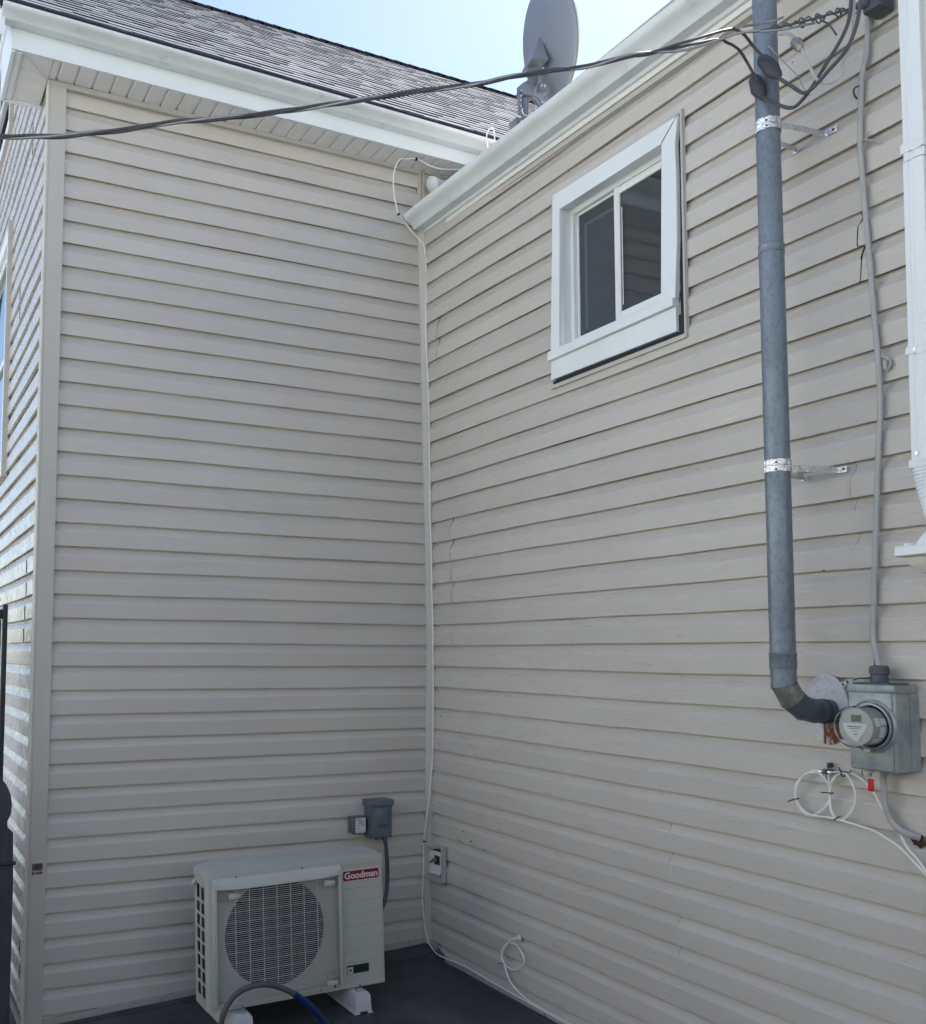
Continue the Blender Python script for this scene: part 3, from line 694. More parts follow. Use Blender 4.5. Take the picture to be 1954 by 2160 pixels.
# ================================================================== FLOOD LAMP
t = thing('flood_lamp', 'white floodlight bulb under the eave behind the end of the low gutter', 'lamp', (.02, 0.0, 4.27))
ax = Vector((-.115, -.03, -.045)).normalized(); b0 = Vector((.085, -.055, 4.288))
m = MB(); m.lathe(b0, ax, [(.012, 0), (.016, .004), (.02, .03), (.036, .07), (.043, .095), (.044, .108), (.038, .114), (.02, .121), (.001, .123)], 28); par(m, 'bulb', M['bulb'], t)
m = MB(); pr = []
for k in range(9): pr += [(.0175, -.002 - k * .008), (.0135, -.006 - k * .008)]
m.lathe(b0, ax, pr, 20); m.cyl(b0 - ax * .07, b0 - ax * .074 + Vector((0, .06, 0)), .012, n=12); par(m, 'socket', M['whitevinyl'], t)

# ================================================================== SATELLITE DISH
t = thing('satellite_dish', 'grey oval satellite dish on a roof mast, seen from behind', 'satellite dish', (0, -.94, 4.17))
cx = Vector((.115, -1.005, 4.585)); az, el = R(100), R(12)
nrm = Vector((math.cos(el) * math.sin(az), math.cos(el) * math.cos(az), math.sin(el)))
m = MB(); prof = [(0.001, -.062), (.06, -.0605), (.12, -.056), (.17, -.048), (.215, -.037), (.243, -.028), (.249, -.026), (.262, -.020), (.266, -.012), (.264, -.004), (.258, -.004), (.254, -.014), (.243, -.020), (.2, -.036), (.12, -.052), (.001, -.056)]
m.lathe(cx, nrm, prof, 64, sx=.93, sy=1.06); par(m, 'dish', M['dish'], t)
m = MB(); m.lathe(cx, nrm, [(.264, -.0035), (.2695, -.006), (.2705, -.001), (.268, .003), (.262, .001)], 64, sx=.93, sy=1.06); par(m, 'rim', mat('pale_dish_rim', (.55, .60, .58), .4), t)
m = MB(); m.cyl((0, -.94, 4.165), (0, -.94, 4.36), .0185, n=20); par(m, 'mast', M['dishmetal'], t)
m = MB()
bk = cx - nrm * .06
side = nrm.cross(Vector((0, 0, 1))).normalized()
# stamped bracket on the dish's back running to the mast head
hd = Vector((.015, -.945, 4.365)); u3 = Vector((0, 0, 1))
top = bk + u3 * .02; low = bk - u3 * .13
m.loft([[top + side * .012, top - side * .012, low - side * .075, low + side * .075],
        [top + side * .012 - nrm * .012, top - side * .012 - nrm * .012, low - side * .06 - nrm * .075 + u3 * .02, low + side * .05 - nrm * .075 + u3 * .02]], True, True)
m.tube([low - nrm * .05, hd + nrm * .03 + u3 * .03, hd], .026, 10, sub=3)
m.box((-.030, -.975, 4.30), (.036, -.91, 4.365), .006)
m.box((-.034, -.955, 4.215), (-.024, -.925, 4.33), .003)
m.box((.05, -1.01, 4.325), (.10, -.965, 4.37), .004)
par(m, 'bracket', M['dishmetal'], t)
m = MB(); m.tube([(.03, -.965, 4.30), (.045, -.975, 4.285), (.062, -.985, 4.25), (.068, -.99, 4.20), (.07, -.99, 4.16)], .014, 8); m.cyl((.062, -1.0, 4.18), (.10, -1.03, 4.185), .02, n=10); m.tube([(.02, -.955, 4.33), (-.02, -.95, 4.325), (-.045, -.955, 4.315), (-.062, -.96, 4.292)], .005, 6); par(m, 'support_arm', M['dishmetal'], t)
m = MB(); m.prism([(-.09, -.99, 4.158), (-.05, -.965, 4.178), (.03, -.955, 4.20), (.035, -.945, 4.15), (-.06, -.96, 4.125)], (0, .06, 0)); m.cyl((0, -.94, 4.13), (0, -.94, 4.178), .028, .022, n=16); par(m, 'foot_plate', M['dishmetal'], t)
m = MB()
for q in ((-.0345, -.962, 4.318), (-.0345, -.957, 4.297), (-.0345, -.955, 4.275), (-.0345, -.955, 4.245), (.048, -1.012, 4.34), (.060, -1.02, 4.338), (.066, -1.008, 4.20), (.088, -1.04, 4.20)):
    m.cyl(q, (q[0] - .004, q[1] - .006, q[2]), .0055, n=8)
for uu, ss in ((.05, .0), (-.03, -.05), (-.14, -.02)):
    q = bk + u3 * uu + side * ss * -1; m.cyl(q + nrm * .006, q - nrm * .006, .005, n=8)
pars(m, 'bolt', M['bolt'], t)
m = MB(); m.tube([(-.02, -.965, 4.20), (.0, -.97, 4.197), (.022, -.962, 4.203)], .0035, 6); m.tube([(-.028, -.96, 4.235), (-.034, -.965, 4.215), (-.028, -.97, 4.198)], .0035, 6); m.tube([(-.05, -.975, 4.16), (-.045, -.985, 4.14), (-.04, -.99, 4.12)], .003, 6); par(m, 'coax', M['cablewhite'], t)

# ================================================================== FLUE PIPE
t = thing('flue_pipe', 'grey galvanised flue pipe with foil straps rising up the right wall', 'flue pipe', (-.2, -2.52, 1.4))
PX, PY, PR = -.2, -2.5205, .0385
m = MB()
segs = [(1.585, 2.885, 0), (2.88, 4.4, -.001)]
m.cyl((PX, PY, 1.585), (PX, PY, 2.900), PR, n=40); par(m, 'pipe', M['galv'], t)
m = MB(); m.cyl((PX, PY, 2.895), (PX, PY, 4.3), PR - .0012, n=40); par(m, 'pipe', M['galv'], t)
m = MB(); m.lathe((PX, PY, 2.880), (0, 0, 1), [(PR + .001, 0), (PR + .0022, .003), (PR + .0012, .006), (PR + .0012, .026), (PR + .0026, .028), (PR + .001, .031)], 40)
m.lathe((PX, PY, 1.533), (0, 0, 1), [(PR - .002, 0), (PR + .001, .004), (PR + .002, .008), (PR + .002, .046), (PR + .0034, .048), (PR + .0034, .051), (PR + .001, .053)], 40)
pars(m, 'collar', M['galv'], t)
EL = [Vector(p) for p in ((-.2, -2.5205, 1.536), (-.199, -2.5205, 1.487), (-.168, -2.524, 1.440), (-.125, -2.529, 1.410), (-.080, -2.533, 1.401), (-.016, -2.537, 1.400))]
def gore(i, mt, rr_):
    m = MB(); a, b_ = EL[i], EL[i + 1]; rings = []
    for j, p in ((i, a), (i + 1, b_)):
        tin = (EL[j] - EL[j - 1]).normalized() if j > 0 else Vector((0, 0, -1)); tout = (EL[j + 1] - EL[j]).normalized() if j < len(EL) - 1 else Vector((1, -.15, 0)).normalized()
        nn = (tin + tout).normalized(); seg = (b_ - a).normalized()
        ref = Vector((0, 1, 0)); u_ = (ref - seg * ref.dot(seg)).normalized(); v_ = seg.cross(u_)
        ring = []
        for k in range(32):
            d = u_ * math.cos(k * math.pi / 16) * rr_ + v_ * math.sin(k * math.pi / 16) * rr_
            q = p + d; q = q - seg * ((q - p).dot(nn) / seg.dot(nn)); ring.append(q)
        rings.append(ring)
    def off(r_, c_, d_, s_): return [c_ + (q - c_) * s_ + d_ for q in r_]
    sg = (b_ - a).normalized()
    m.loft([off(rings[0], a, sg * 0, 1.045), off(rings[0], a, sg * .004, 1.045), off(rings[0], a, sg * .0045, 1.0), off(rings[1], b_, sg * -.0005, 1.0)], True, True, True)
    return par(m, 'elbow', mt, t)
gore(0, M['galv'], .0385); gore(1, M['galvbright'], .0388); gore(2, M['galvdark'], .0386); gore(3, M['galvdark'], .0382); gore(4, M['galvdark'], .0372)
m = MB(); m.lathe((-.040, -2.5355, 1.400), (1, -.1, 0), [(.0375, -.012), (.0395, -.010), (.0395, .0), (.0378, .002)], 32); par(m, 'crimp_band', M['ink'], t)
m = MB(); m.lathe((0, 0, 0), (-1, 0, 0), [(.113, 0), (.1135, .003), (.110, .006), (.06, .010), (.001, .010)], 56, sx=.74, sy=1.0)
fl = m.build('wall_flange', M['flange'], t); fl.location = (-.004 - t.location.x, -2.519 - t.location.y, 1.405 - t.location.z)
fl.rotation_euler = (0, R(0), R(-2))
def strap(z, wv, tails):
    m = MB()
    for dz, r_ in ((.0, .0415), (.0205, .0408)):
        n = 40; rings = []
        for k in range(n):
            a = 2 * math.pi * k / n; rv = r_ + .0009 * math.sin(k * 2.7) + .0006 * math.sin(k * 4.1); tw = .0012 * math.sin(k * 1.3)
            c_, s_ = math.cos(a), math.sin(a)
            rings.append([(PX + c_ * rv, PY + s_ * rv, z + dz + tw), (PX + c_ * (rv + .0008), PY + s_ * (rv + .0008), z + dz + .0185 + tw), (PX + c_ * (rv - .002), PY + s_ * (rv - .002), z + dz + .0185 + tw), (PX + c_ * (rv - .002), PY + s_ * (rv - .002), z + dz + tw)])
        rings.append(rings[0]); m.loft(rings, False, False, True)
    for tl in tails:
        n = 14; rings = []
        pts_ = catmull([Vector(p) for p in tl], 5)
        for k, p in enumerate(pts_):
            wob = .0012 * math.sin(k * 2.3)
            rings.append([p + Vector((wob, 0, -.010)), p + Vector((-wob, 0, .010)), p + Vector((-wob + .0015, .001, .010)), p + Vector((wob + .0015, .001, -.010))])
        m.loft(rings, True, True)
    return par(m, 'strap', M['foil'], t)
strap(3.288, 0, [[(-.185, -2.562, 3.300), (-.10, -2.572, 3.302), (-.012, -2.582, 3.302), (-.008, -2.60, 3.302), (-.006, -2.625, 3.302)],
                 [(-.17, -2.497, 3.300), (-.10, -2.480, 3.300), (-.012, -2.472, 3.302), (-.007, -2.46, 3.302), (-.006, -2.452, 3.302)]])
strap(2.160, 0, [[(-.185, -2.562, 2.170), (-.10, -2.575, 2.172), (-.012, -2.590, 2.174), (-.008, -2.60, 2.174), (-.006, -2.618, 2.174)],
                 [(-.17, -2.492, 2.170), (-.10, -2.478, 2.170), (-.012, -2.462, 2.172), (-.007, -2.455, 2.172), (-.006, -2.448, 2.172)]])
m = MB()
for q in ((-.0095, -2.612, 3.302), (-.0095, -2.608, 2.174), (-.0095, -2.456, 2.172)): m.cyl(q, (q[0] + .004, q[1], q[2]), .004, n=8)
for z in (3.315, 3.296, 2.188, 2.166):
    a = R(215); m.cyl((PX + math.cos(a) * .0435, PY + math.sin(a) * .0435, z), (PX + math.cos(a) * .04, PY + math.sin(a) * .04, z), .0035, n=8)
pars(m, 'screw', M['ink'], t)

# ================================================================== ELECTRIC METER
t = thing('electric_meter', 'round glass electric meter on a weathered grey box right of the flue', 'electric meter', (-.1, -2.745, 1.36))
y0, y1, z0, z1 = -2.815, -2.667, 1.236, 1.490
m = MB(); m.box((-.097, y0, z0), (-.001, y1, z1), .006); m.box((-.1045, y0 + .006, z0 + .004), (-.0965, y1 - .004, z1 - .022), .003)
m.box((-.102, y0 - .0035, z1 - .022), (0, y1 + .002, z1 + .002), .003)
m.prism([(-.030, y0 - .002, z0 + .004), (-.030, y0 - .002, z1 - .024), (-.0, y0 - .008, z1 - .024), (-.0, y0 - .008, z0 + .004)], (0, .004, 0))
par(m, 'box', M['box'], t)
MC = Vector((-.104, -2.747, 1.3685))
m = MB(); m.lathe(MC, (-1, 0, 0), [(.080, -.002), (.079, .004), (.074, .008), (.0725, .003), (.001, .003)], 48); par(m, 'hub_ring', M['box'], t)
m = MB(); m.lathe(MC, (-1, 0, 0), [(.069, .002), (.0700, .009), (.069, .013), (.063, .014), (.062, .010)], 48)
m.box((-.13, -2.757, 1.2945), (-.106, -2.737, 1.303)); par(m, 'lock_ring', mat('dull_ring', (.30, .32, .34), .4, metal=.5), t)
m = MB(); m.lathe(MC, (-1, 0, 0), [(.064, .010), (.062, .035), (.0605, .080), (.0595, .090), (.056, .094), (.053, .0925), (.052, .0905), (.001, .0905), (.001, .0885), (.0505, .0885), (.0575, .084), (.0595, .035), (.0612, .010)], 56); par(m, 'cover', M['polycarb'], t)
m = MB(); m.lathe(MC, (-1, 0, 0), [(.056, .006), (.0545, .066), (.001, .066)], 48); par(m, 'core', M['meterside'], t)
MCz = MC.z
face = thing_face = None
m = MB(); m.lathe(MC, (-1, 0, 0), [(.055, .067), (.0545, .072), (.051, .0725), (.001, .0725)], 48); fc = par(m, 'face', M['meterface'], t)
fx = MC.x - .0742
m = MB(); m.box((fx, -2.767, 1.384), (fx + .001, -2.735, 1.404)); par(m, 'display', M['lcd'], t)
m = MB(); m.prism([(fx, -2.706, 1.379), (fx, -2.788, 1.379), (fx, -2.781, 1.362), (fx, -2.767, 1.345), (fx, -2.756, 1.327), (fx, -2.742, 1.327), (fx, -2.722, 1.343), (fx, -2.709, 1.362)], (.0012, 0, 0)); lb = par(m, 'label', M['label'], t)
m = MB(); rr = random.Random(4)
def dash(mb, x, ya, yb, z, h):
    y = ya
    while y > yb:
        w_ = rr.uniform(.0012, .0028); mb.box((x - .0004, y - w_, z), (x, y, z + h)); y -= w_ + .0009
dash(m, fx, -2.722, -2.765, 1.3675, .0032); m.box((fx - .0004, -2.765, 1.3625), (fx, -2.728, 1.3640)); dash(m, fx, -2.738, -2.756, 1.3555, .0016); dash(m, fx, -2.742, -2.753, 1.3455, .0026)
par(m, 'print', M['ink'], t)
m = MB()   # paper labels round the drum
for a0, a1, h0, h1 in ((150, 176, .040, .060), (178, 212, .020, .040), (152, 172, .014, .036), (216, 236, .026, .056)):
    rings = []
    for k in range(7):
        a = R(a0 + (a1 - a0) * k / 6 + 90 - 0); rings.append([MC + Vector((-h, 0, 0)) + Vector((0, math.sin(a) * q, math.cos(a) * -q)) for h, q in ((h0, .0562), (h1, .0556), (h1, .055), (h0, .0555))])
    m.loft(rings, True, True)
pars(m, 'drum_label', M['label'], t)
m = MB(); m.lathe((-.05, -2.737, 1.491), (0, 0, 1), [(.030, 0), (.030, .006), (.024, .009), (.024, .030), (.0265, .032), (.0265, .052), (.024, .056), (.012, .058)], 24)
for k in range(20):
    a = k * math.pi / 10; m.box((-.05 + .0255 * math.cos(a) - .0015, -2.737 + .0255 * math.sin(a) - .0015, 1.524), (-.05 + .0255 * math.cos(a) + .0015, -2.737 + .0255 * math.sin(a) + .0015, 1.541))
m.box((-.092, -2.80, 1.4925), (-.008, -2.677, 1.4965), .001); par(m, 'hub', M['greyplastic'], t)
m = MB(); m.prism([(-.106, -2.722, 1.242), (-.112, -2.722, 1.236), (-.112, -2.752, 1.236), (-.106, -2.752, 1.242)], (0, 0, -.006)); m.tube([(-.106, -2.712, 1.238), (-.111, -2.713, 1.228), (-.108, -2.716, 1.220)], .002, 6); m.cyl((-.104, -2.736, 1.224), (-.112, -2.736, 1.224), .006, n=12); par(m, 'latch', M['galvbright'], t)
tg = thing('seal_tag', 'small red tag hanging from the bottom of the meter box', 'tag', (-.104, -2.737, 1.2))
m = MB(); m.box((-.107, -2.748, 1.176), (-.105, -2.728, 1.213), .0008); par(m, 'tag', M['red'], tg)
m = MB(); m.tube([(-.106, -2.738, 1.212), (-.108, -2.737, 1.218), (-.107, -2.737, 1.224)], .0012, 6); par(m, 'wire', M['bolt'], tg)
# three small fittings and green wire beside the meter's top
for k, (yy, zz, lb_) in enumerate(((-2.631, 1.488, 'leftmost of three small brown-mouthed fittings between flange and meter box'), (-2.646, 1.496, 'middle, highest of three small fittings between flange and meter box'), (-2.664, 1.487, 'rightmost of three small fittings, touching the meter box top'))):
    q = thing('pipe_stub', lb_, 'fitting', (-.06, yy, zz), group='small stubs beside the meter')
    m = MB(); m.lathe((-.004, yy, zz), (-1, 0, 0), [(.0085, 0), (.0085, .062), (.009, .066), (.0085, .070), (.0062, .070), (.006, .062), (.001, .061)], 16); par(m, 'stub', M['soffit'], q)
    m = MB(); m.lathe((-.004, yy, zz), (-1, 0, 0), [(.0061, .0618), (.003, .066), (.001, .066)], 12); par(m, 'plug', M['hole'], q)
m = MB(); m.tube([(-.05, -2.645, 1.500), (-.05, -2.668, 1.508), (-.045, -2.69, 1.510), (-.03, -2.694, 1.512), (-.016, -2.697, 1.53), (-.014, -2.696, 1.59), (-.014, -2.700, 1.615)], .0018, 6)
tag(m.build('ground_wire', mat('green_wire', (.03, .07, .06), .5)), 'thin green wire looping from the fittings up beside the grey cable', 'wire')

# ================================================================== SERVICE CABLE ON THE WALL
COND = [(-.015, -2.758, 3.701), (-.015, -2.755, 3.627), (-.015, -2.743, 3.485), (-.015, -2.728, 3.435), (-.015, -2.72, 3.361), (-.015, -2.711, 3.208), (-.015, -2.713, 3.129), (-.015, -2.72, 2.971), (-.015, -2.73, 2.798), (-.015, -2.736, 2.659), (-.015, -2.747, 2.46), (-.015, -2.745, 2.327), (-.015, -2.73, 2.137), (-.015, -2.714, 1.918), (-.015, -2.704, 1.772), (-.015, -2.695, 1.641), (-.022, -2.706, 1.597), (-.045, -2.733, 1.545)]
t = thing('service_cable', 'thick grey cable running down the wall into the top of the meter box', 'cable', COND[-1])
m = MB(); m.tube(COND, .0092, 12, flat=.8); par(m, 'cable', M['cablegrey'], t)
def clip(y, z, fl=1):
    m = MB(); m.box((-.026, y - .016, z - .009), (-.003, y + .016, z + .009), .002); m.tube([(-.012, y - .015, z), (-.008, y - .03, z - .004), (-.006, y - .048, z - .016)], .0022, 6); par(m, 'clip', M['cablegrey'], t)
m = MB(); m.tube([(-.024, -2.720, 3.388), (-.027, -2.705, 3.386), (-.02, -2.70, 3.37), (-.006, -2.70, 3.36)], .003, 6); par(m, 'clip', M['greyplastic'], t)
m = MB(); m.tube([(-.02, -2.722, 3.21), (-.01, -2.745, 3.20), (-.006, -2.775, 3.175)], .0025, 6); m.tube([(-.01, -2.722, 3.20), (-.008, -2.738, 3.235)], .002, 6); par(m, 'clip', M['cablegrey'], t)
m = MB(); m.tube([(-.016, -2.757, 2.50), (-.010, -2.775, 2.49), (-.008, -2.78, 2.47), (-.012, -2.768, 2.452)], .0045, 6); m.box((-.02, -2.774, 2.455), (-.006, -2.762, 2.485), .002); par(m, 'clip', M['cablegrey'], t)
SE = [(-.06, -2.755, 1.240), (-.035, -2.727, 1.217), (-.03, -2.724, 1.174), (-.03, -2.727, 1.132), (-.03, -2.738, 1.096), (-.03, -2.761, 1.069), (-.026, -2.789, 1.055), (-.004, -2.812, 1.046)]
m = MB(); m.tube(SE, .0115, 12, flat=.75)
tag(m.build('outlet_cable', M['cablegrey']), 'grey cable curving from under the meter into a ragged hole', 'cable')

# ================================================================== COAX COILS BY THE METER
M1 = [(-2.5, 1.208), (-2.469, 1.2), (-2.434, 1.179), (-2.411, 1.151), (-2.405, 1.121), (-2.411, 1.09), (-2.43, 1.068), (-2.454, 1.058), (-2.483, 1.068), (-2.513, 1.09), (-2.532, 1.12), (-2.536, 1.151), (-2.527, 1.176), (-2.507, 1.194), (-2.483, 1.2), (-2.454, 1.192), (-2.429, 1.17), (-2.415, 1.144), (-2.413, 1.114), (-2.421, 1.09), (-2.445, 1.07), (-2.478, 1.062), (-2.521, 1.063), (-2.558, 1.063), (-2.599, 1.06), (-2.642, 1.054), (-2.689, 1.046), (-2.73, 1.032), (-2.766, 1.012), (-2.805, 0.98), (-2.835, 0.956), (-2.86, 0.929), (-2.95, .85)]
M2 = [(-2.559, 1.21), (-2.582, 1.213), (-2.608, 1.2), (-2.625, 1.178), (-2.631, 1.151), (-2.625, 1.114), (-2.608, 1.084), (-2.585, 1.067), (-2.563, 1.062), (-2.547, 1.083), (-2.538, 1.114), (-2.539, 1.151), (-2.551, 1.185), (-2.57, 1.205), (-2.595, 1.212), (-2.626, 1.208), (-2.656, 1.189), (-2.685, 1.158), (-2.713, 1.119), (-2.741, 1.085), (-2.764, 1.051), (-2.79, 1.014), (-2.821, 0.983), (-2.854, 0.945), (-2.95, .84)]
def coil(pts, nm, label, dx):
    m = MB(); n = len(pts); m.tube([(-.026 + dx * math.sin(i / n * 7) - .004 * (i % 3 == 0), y, z) for i, (y, z) in enumerate(pts)], .0036, 8)
    return tag(m.build(nm, M['cablewhite']), label, 'cable', group='white cable coils by the meter')
coil(M1, 'coax_cable', 'white coax cable coiled in the left loop below the flue flange', .006)
coil(M2, 'coax_cable', 'white coax cable coiled in the right loop below the meter box', -.007)
t = thing('coax_connector', 'small metal coax joiner screwed to the wall above the two cable loops', 'connector', (-.03, -2.53, 1.208))
m = MB(); m.cyl((-.034, -2.494, 1.207), (-.034, -2.562, 1.209), .0032, n=10); m.cyl((-.034, -2.506, 1.207), (-.034, -2.517, 1.207), .0055, n=6); m.cyl((-.034, -2.54, 1.208), (-.034, -2.55, 1.208), .0055, n=6); par(m, 'barrel', M['bolt'], t)
m = MB(); m.box((-.040, -2.536, 1.200), (-.003, -2.522, 1.216), .002); m.box((-.03, -2.538, 1.219), (-.006, -2.528, 1.236), .003); m.tube([(-.03, -2.53, 1.199), (-.026, -2.527, 1.187), (-.028, -2.535, 1.178)], .002, 6); par(m, 'block', M['greyplastic'], t)
m = MB(); m.tube([(-.03, -2.536, 1.214), (-.03, -2.56, 1.216), (-.03, -2.592, 1.215), (-.03, -2.61, 1.214), (-.03, -2.617, 1.222)], .0018, 6); par(m, 'wire', mat('green_bond_wire', (.05, .09, .09), .5), t)
m = MB(); m.tube([(-.036, -2.539, 1.2), (-.036, -2.541, 1.178), (-.036, -2.547, 1.173), (-.036, -2.557, 1.184), (-.036, -2.569, 1.201), (-.036, -2.59, 1.210)], .0022, 6); par(m, 'jumper', M['cablewhite'], t)
for (y, z, y2, z2, lb_) in ((-2.389, 1.094, -2.415, 1.106, 'black zip tie on the left edge of the left cable loop'), (-2.515, 1.140, -2.543, 1.142, 'black zip tie binding the two cable loops between them'), (-2.582, 1.228, -2.588, 1.205, 'black zip tie at the top of the right cable loop'), (-2.582, 1.076, -2.558, 1.062, 'black zip tie at the bottom of the right cable loop')):
    m = MB(); a = Vector((-.040, y, z)); b_ = Vector((-.036, y2, z2)); m.tube([a, (a + b_) / 2 + Vector((0, 0, .001)), b_], .0018, 6)
    c_ = Vector((-.030, y2, z2)); dd = (b_ - a).normalized(); pp = Vector((0, -dd.z, dd.y))
    m.tube([c_ + dd * (.006 * math.cos(k * math.pi / 5)) + Vector((-1, 0, 0)) * (.008 * math.sin(k * math.pi / 5)) for k in range(11)], .0018, 6, sub=2)
    tag(m.build('zip_tie', M['tie']), lb_, 'zip tie', group='zip ties on the coiled cable')

# ================================================================== CORNER COAX (roof to ground)
C1 = [(0.278, -0.215, 4.40), (0.246, -0.21, 4.37), (0.181, -0.17, 4.345), (0.085, -0.13, 4.335), (-0.01, -0.13, 4.322), (-0.072, -0.13, 4.330), (-0.118, -0.13, 4.343), (-0.158, -0.13, 4.345), (-0.201, -0.125, 4.335), (-0.24, -0.12, 4.33), (-0.267, -0.12, 4.288), (-0.282, -0.12, 4.239), (-0.285, -0.12, 4.184), (-0.282, -0.12, 4.13), (-0.273, -0.12, 4.078), (-0.261, -0.12, 4.034), (-0.252, -0.12, 4.008), (-0.182, -0.06, 4.003), (-0.136, -0.06, 3.96), (-0.084, -0.06, 3.92), (-0.053, -0.06, 3.884), (-0.044, -0.055, 3.844), (-0.022, -0.028, 3.791), (-0.022, -0.028, 3.403), (-0.015, -0.035, 3.127), (-0.011, -0.039, 2.936), (-0.01, -0.04, 2.773), (-0.008, -0.042, 2.584), (-0.008, -0.042, 2.369), (-0.003, -0.047, 2.155), (-0.001, -0.049, 1.943), (0.002, -0.054, 1.732), (0.003, -0.055, 1.417), (0.003, -0.053, 1.261), (0.00, -0.053, 1.08), (-0.003, -0.049, 0.951), (-0.011, -0.041, 0.847), (-0.018, -0.034, 0.744), (-0.030, -0.026, 0.64), (-0.038, -0.02, 0.55), (-0.040, -0.018, 0.41), (-0.043, -0.015, 0.282), (-0.042, -0.016, 0.181), (-0.032, -0.024, 0.081), (-0.018, -0.036, 0.013), (-0.03, -0.124, -0.012), (-0.035, -0.173, -0.014), (-0.035, -0.244, -0.012), (-0.03, -0.335, -0.008), (-0.022, -0.424, -0.008), (-0.02, -0.51, -0.012), (-0.015, -0.62, -0.018), (-0.013, -0.815, -0.022), (-0.013, -0.996, -0.024), (-0.013, -1.181, -0.026), (-.013, -2.4, -.03)]
t = thing('coax_cable', 'long white cable draped from the eave down the inside corner to the ground', 'cable', (-.02, -.03, 0))
m = MB(); m.tube(C1, .0035, 8); par(m, 'cable', M['cablewhite'], t)
m = MB(); m.box((-.043, -.03, .548), (-.031, -.016, .556), .001); m.box((-.258, -.128, 4.004), (-.246, -.112, 4.014), .001); m.box((-.150, -.136, 4.338), (-.138, -.122, 4.352), .001); par(m, 'clip', M['tie'], t)
RG = [(-.12, -.852, 4.06), (-0.12, -0.839, 4.101), (-0.12, -0.799, 4.146), (-0.12, -0.791, 4.179), (-0.12, -0.82, 4.184), (-0.12, -0.848, 4.162), (-0.12, -0.864, 4.125), (-0.12, -0.856, 4.06)]
RG = [(-.10, -.80, 4.05), (-.12, -.795, 4.10), (-.12, -.785, 4.150), (-.12, -.795, 4.176), (-.12, -.815, 4.184), (-.12, -.838, 4.172), (-.12, -.852, 4.14), (-.12, -.856, 4.10), (-.11, -.848, 4.05)]
m = MB(); m.tube(RG, .0033, 8); tag(m.build('coax_cable', M['cablewhite']), 'short loop of white cable poking up over the low gutter', 'cable')
SC = [(-.004, -.838, .244), (-.018, -.83, .243), (-0.03, -0.82, 0.236), (-0.03, -0.799, 0.223), (-0.034, -0.772, 0.192), (-0.034, -0.745, 0.154), (-0.032, -0.736, 0.129), (-0.03, -0.752, 0.107), (-0.026, -0.778, 0.097), (-0.022, -0.816, 0.095), (-0.02, -0.854, 0.108), (-0.02, -0.887, 0.135), (-0.02, -0.902, 0.163), (-0.02, -0.885, 0.188), (-0.02, -0.855, 0.21), (-0.02, -0.818, 0.215), (-0.02, -0.78, 0.207), (-0.02, -0.741, 0.184), (-0.02, -0.721, 0.152), (-0.022, -0.725, 0.126), (-0.026, -0.748, 0.106), (-0.03, -0.767, 0.081), (-0.03, -0.797, 0.041), (-0.026, -0.845, 0.013), (-0.022, -0.907, -0.007), (-0.019, -0.978, -0.013), (-0.019, -1.065, -0.014), (-0.019, -1.181, -0.014), (-0.019, -1.276, -0.014), (-.019, -2.4, -.014)]
t = thing('coax_cable', 'small white cable loop leaving a round grommet low on the right wall', 'cable', (-.02, -.82, .15))
m = MB(); m.tube(SC, .0036, 8); par(m, 'cable', M['cablewhite'], t)
m = MB(); m.lathe((-.002, -.838, .244), (-1, 0, 0), [(.016, 0), (.016, .002), (.008, .005), (.005, .012), (.001, .012)], 20); par(m, 'grommet', M['label'], t)
m = MB(); m.tube([(-.034, -.708, .096), (-.034, -.725, .100), (-.034, -.748, .106)], .0018, 6); par(m, 'zip_tie', M['tie'], t)

# ================================================================== SERVICE DROP
DROP = [(-3.3, -1.636, 3.07), (-2.9, -1.778, 3.035), (-2.54, -1.906, 3.038), (-2.465, -1.932, 3.042), (-2.378, -1.963, 3.048), (-2.29, -1.995, 3.063), (-2.201, -2.026, 3.078), (-2.1, -2.062, 3.103), (-1.997, -2.099, 3.119), (-1.907, -2.131, 3.133), (-1.777, -2.177, 3.158), (-1.645, -2.224, 3.187), (-1.513, -2.271, 3.217), (-1.379, -2.318, 3.247), (-1.243, -2.367, 3.273), (-1.12, -2.41, 3.308), (-0.996, -2.454, 3.335), (-0.899, -2.489, 3.354), (-0.787, -2.529, 3.392), (-0.645, -2.579, 3.418), (-0.56, -2.61, 3.449), (-0.473, -2.64, 3.482), (-0.401, -2.666, 3.493)]
t = thing('power_line', 'thick twisted overhead power cable crossing in front of both houses to a wall bracket', 'power line', (-.05, -2.79, 3.6))
base = catmull([Vector(p) for p in DROP], 6)
def strand(ph, rad, r_, mt, i1, nm, sep=.0038):
    pts_ = []; d = 0
    for i in range(0, i1):
        if i: d += (base[i] - base[i - 1]).length
        tn = (base[min(i + 1, len(base) - 1)] - base[max(i - 1, 0)]).normalized(); u_ = tn.cross(Vector((0, 0, 1))).normalized(); v_ = u_.cross(tn)
        a = d / .42 * 2 * math.pi + ph; pts_.append(base[i] + u_ * sep * math.cos(a) + v_ * sep * math.sin(a))
    return pts_
NB = len(base)
W1e = [(-0.60, -2.593, 3.418), (-0.50, -2.55, 3.44), (-0.38, -2.50, 3.50), (-0.33, -2.50, 3.556), (-0.32, -2.529, 3.514), (-0.30, -2.545, 3.47)]
W1 = [(-0.32, -2.404, 3.633)]
p1 = strand(0, 0, .006, None, NB - 22, ''); p2 = strand(2.1, 0, .006, None, NB - 22, ''); p3 = strand(4.2, 0, .0045, None, NB, '')
tail1 = [Vector(p) for p in ((-.52, -2.60, 3.475), (-.44, -2.575, 3.505), (-0.37, -2.56, 3.51), (-0.32, -2.548, 3.488), (-0.29, -2.545, 3.46), (-0.27, -2.545, 3.44))]
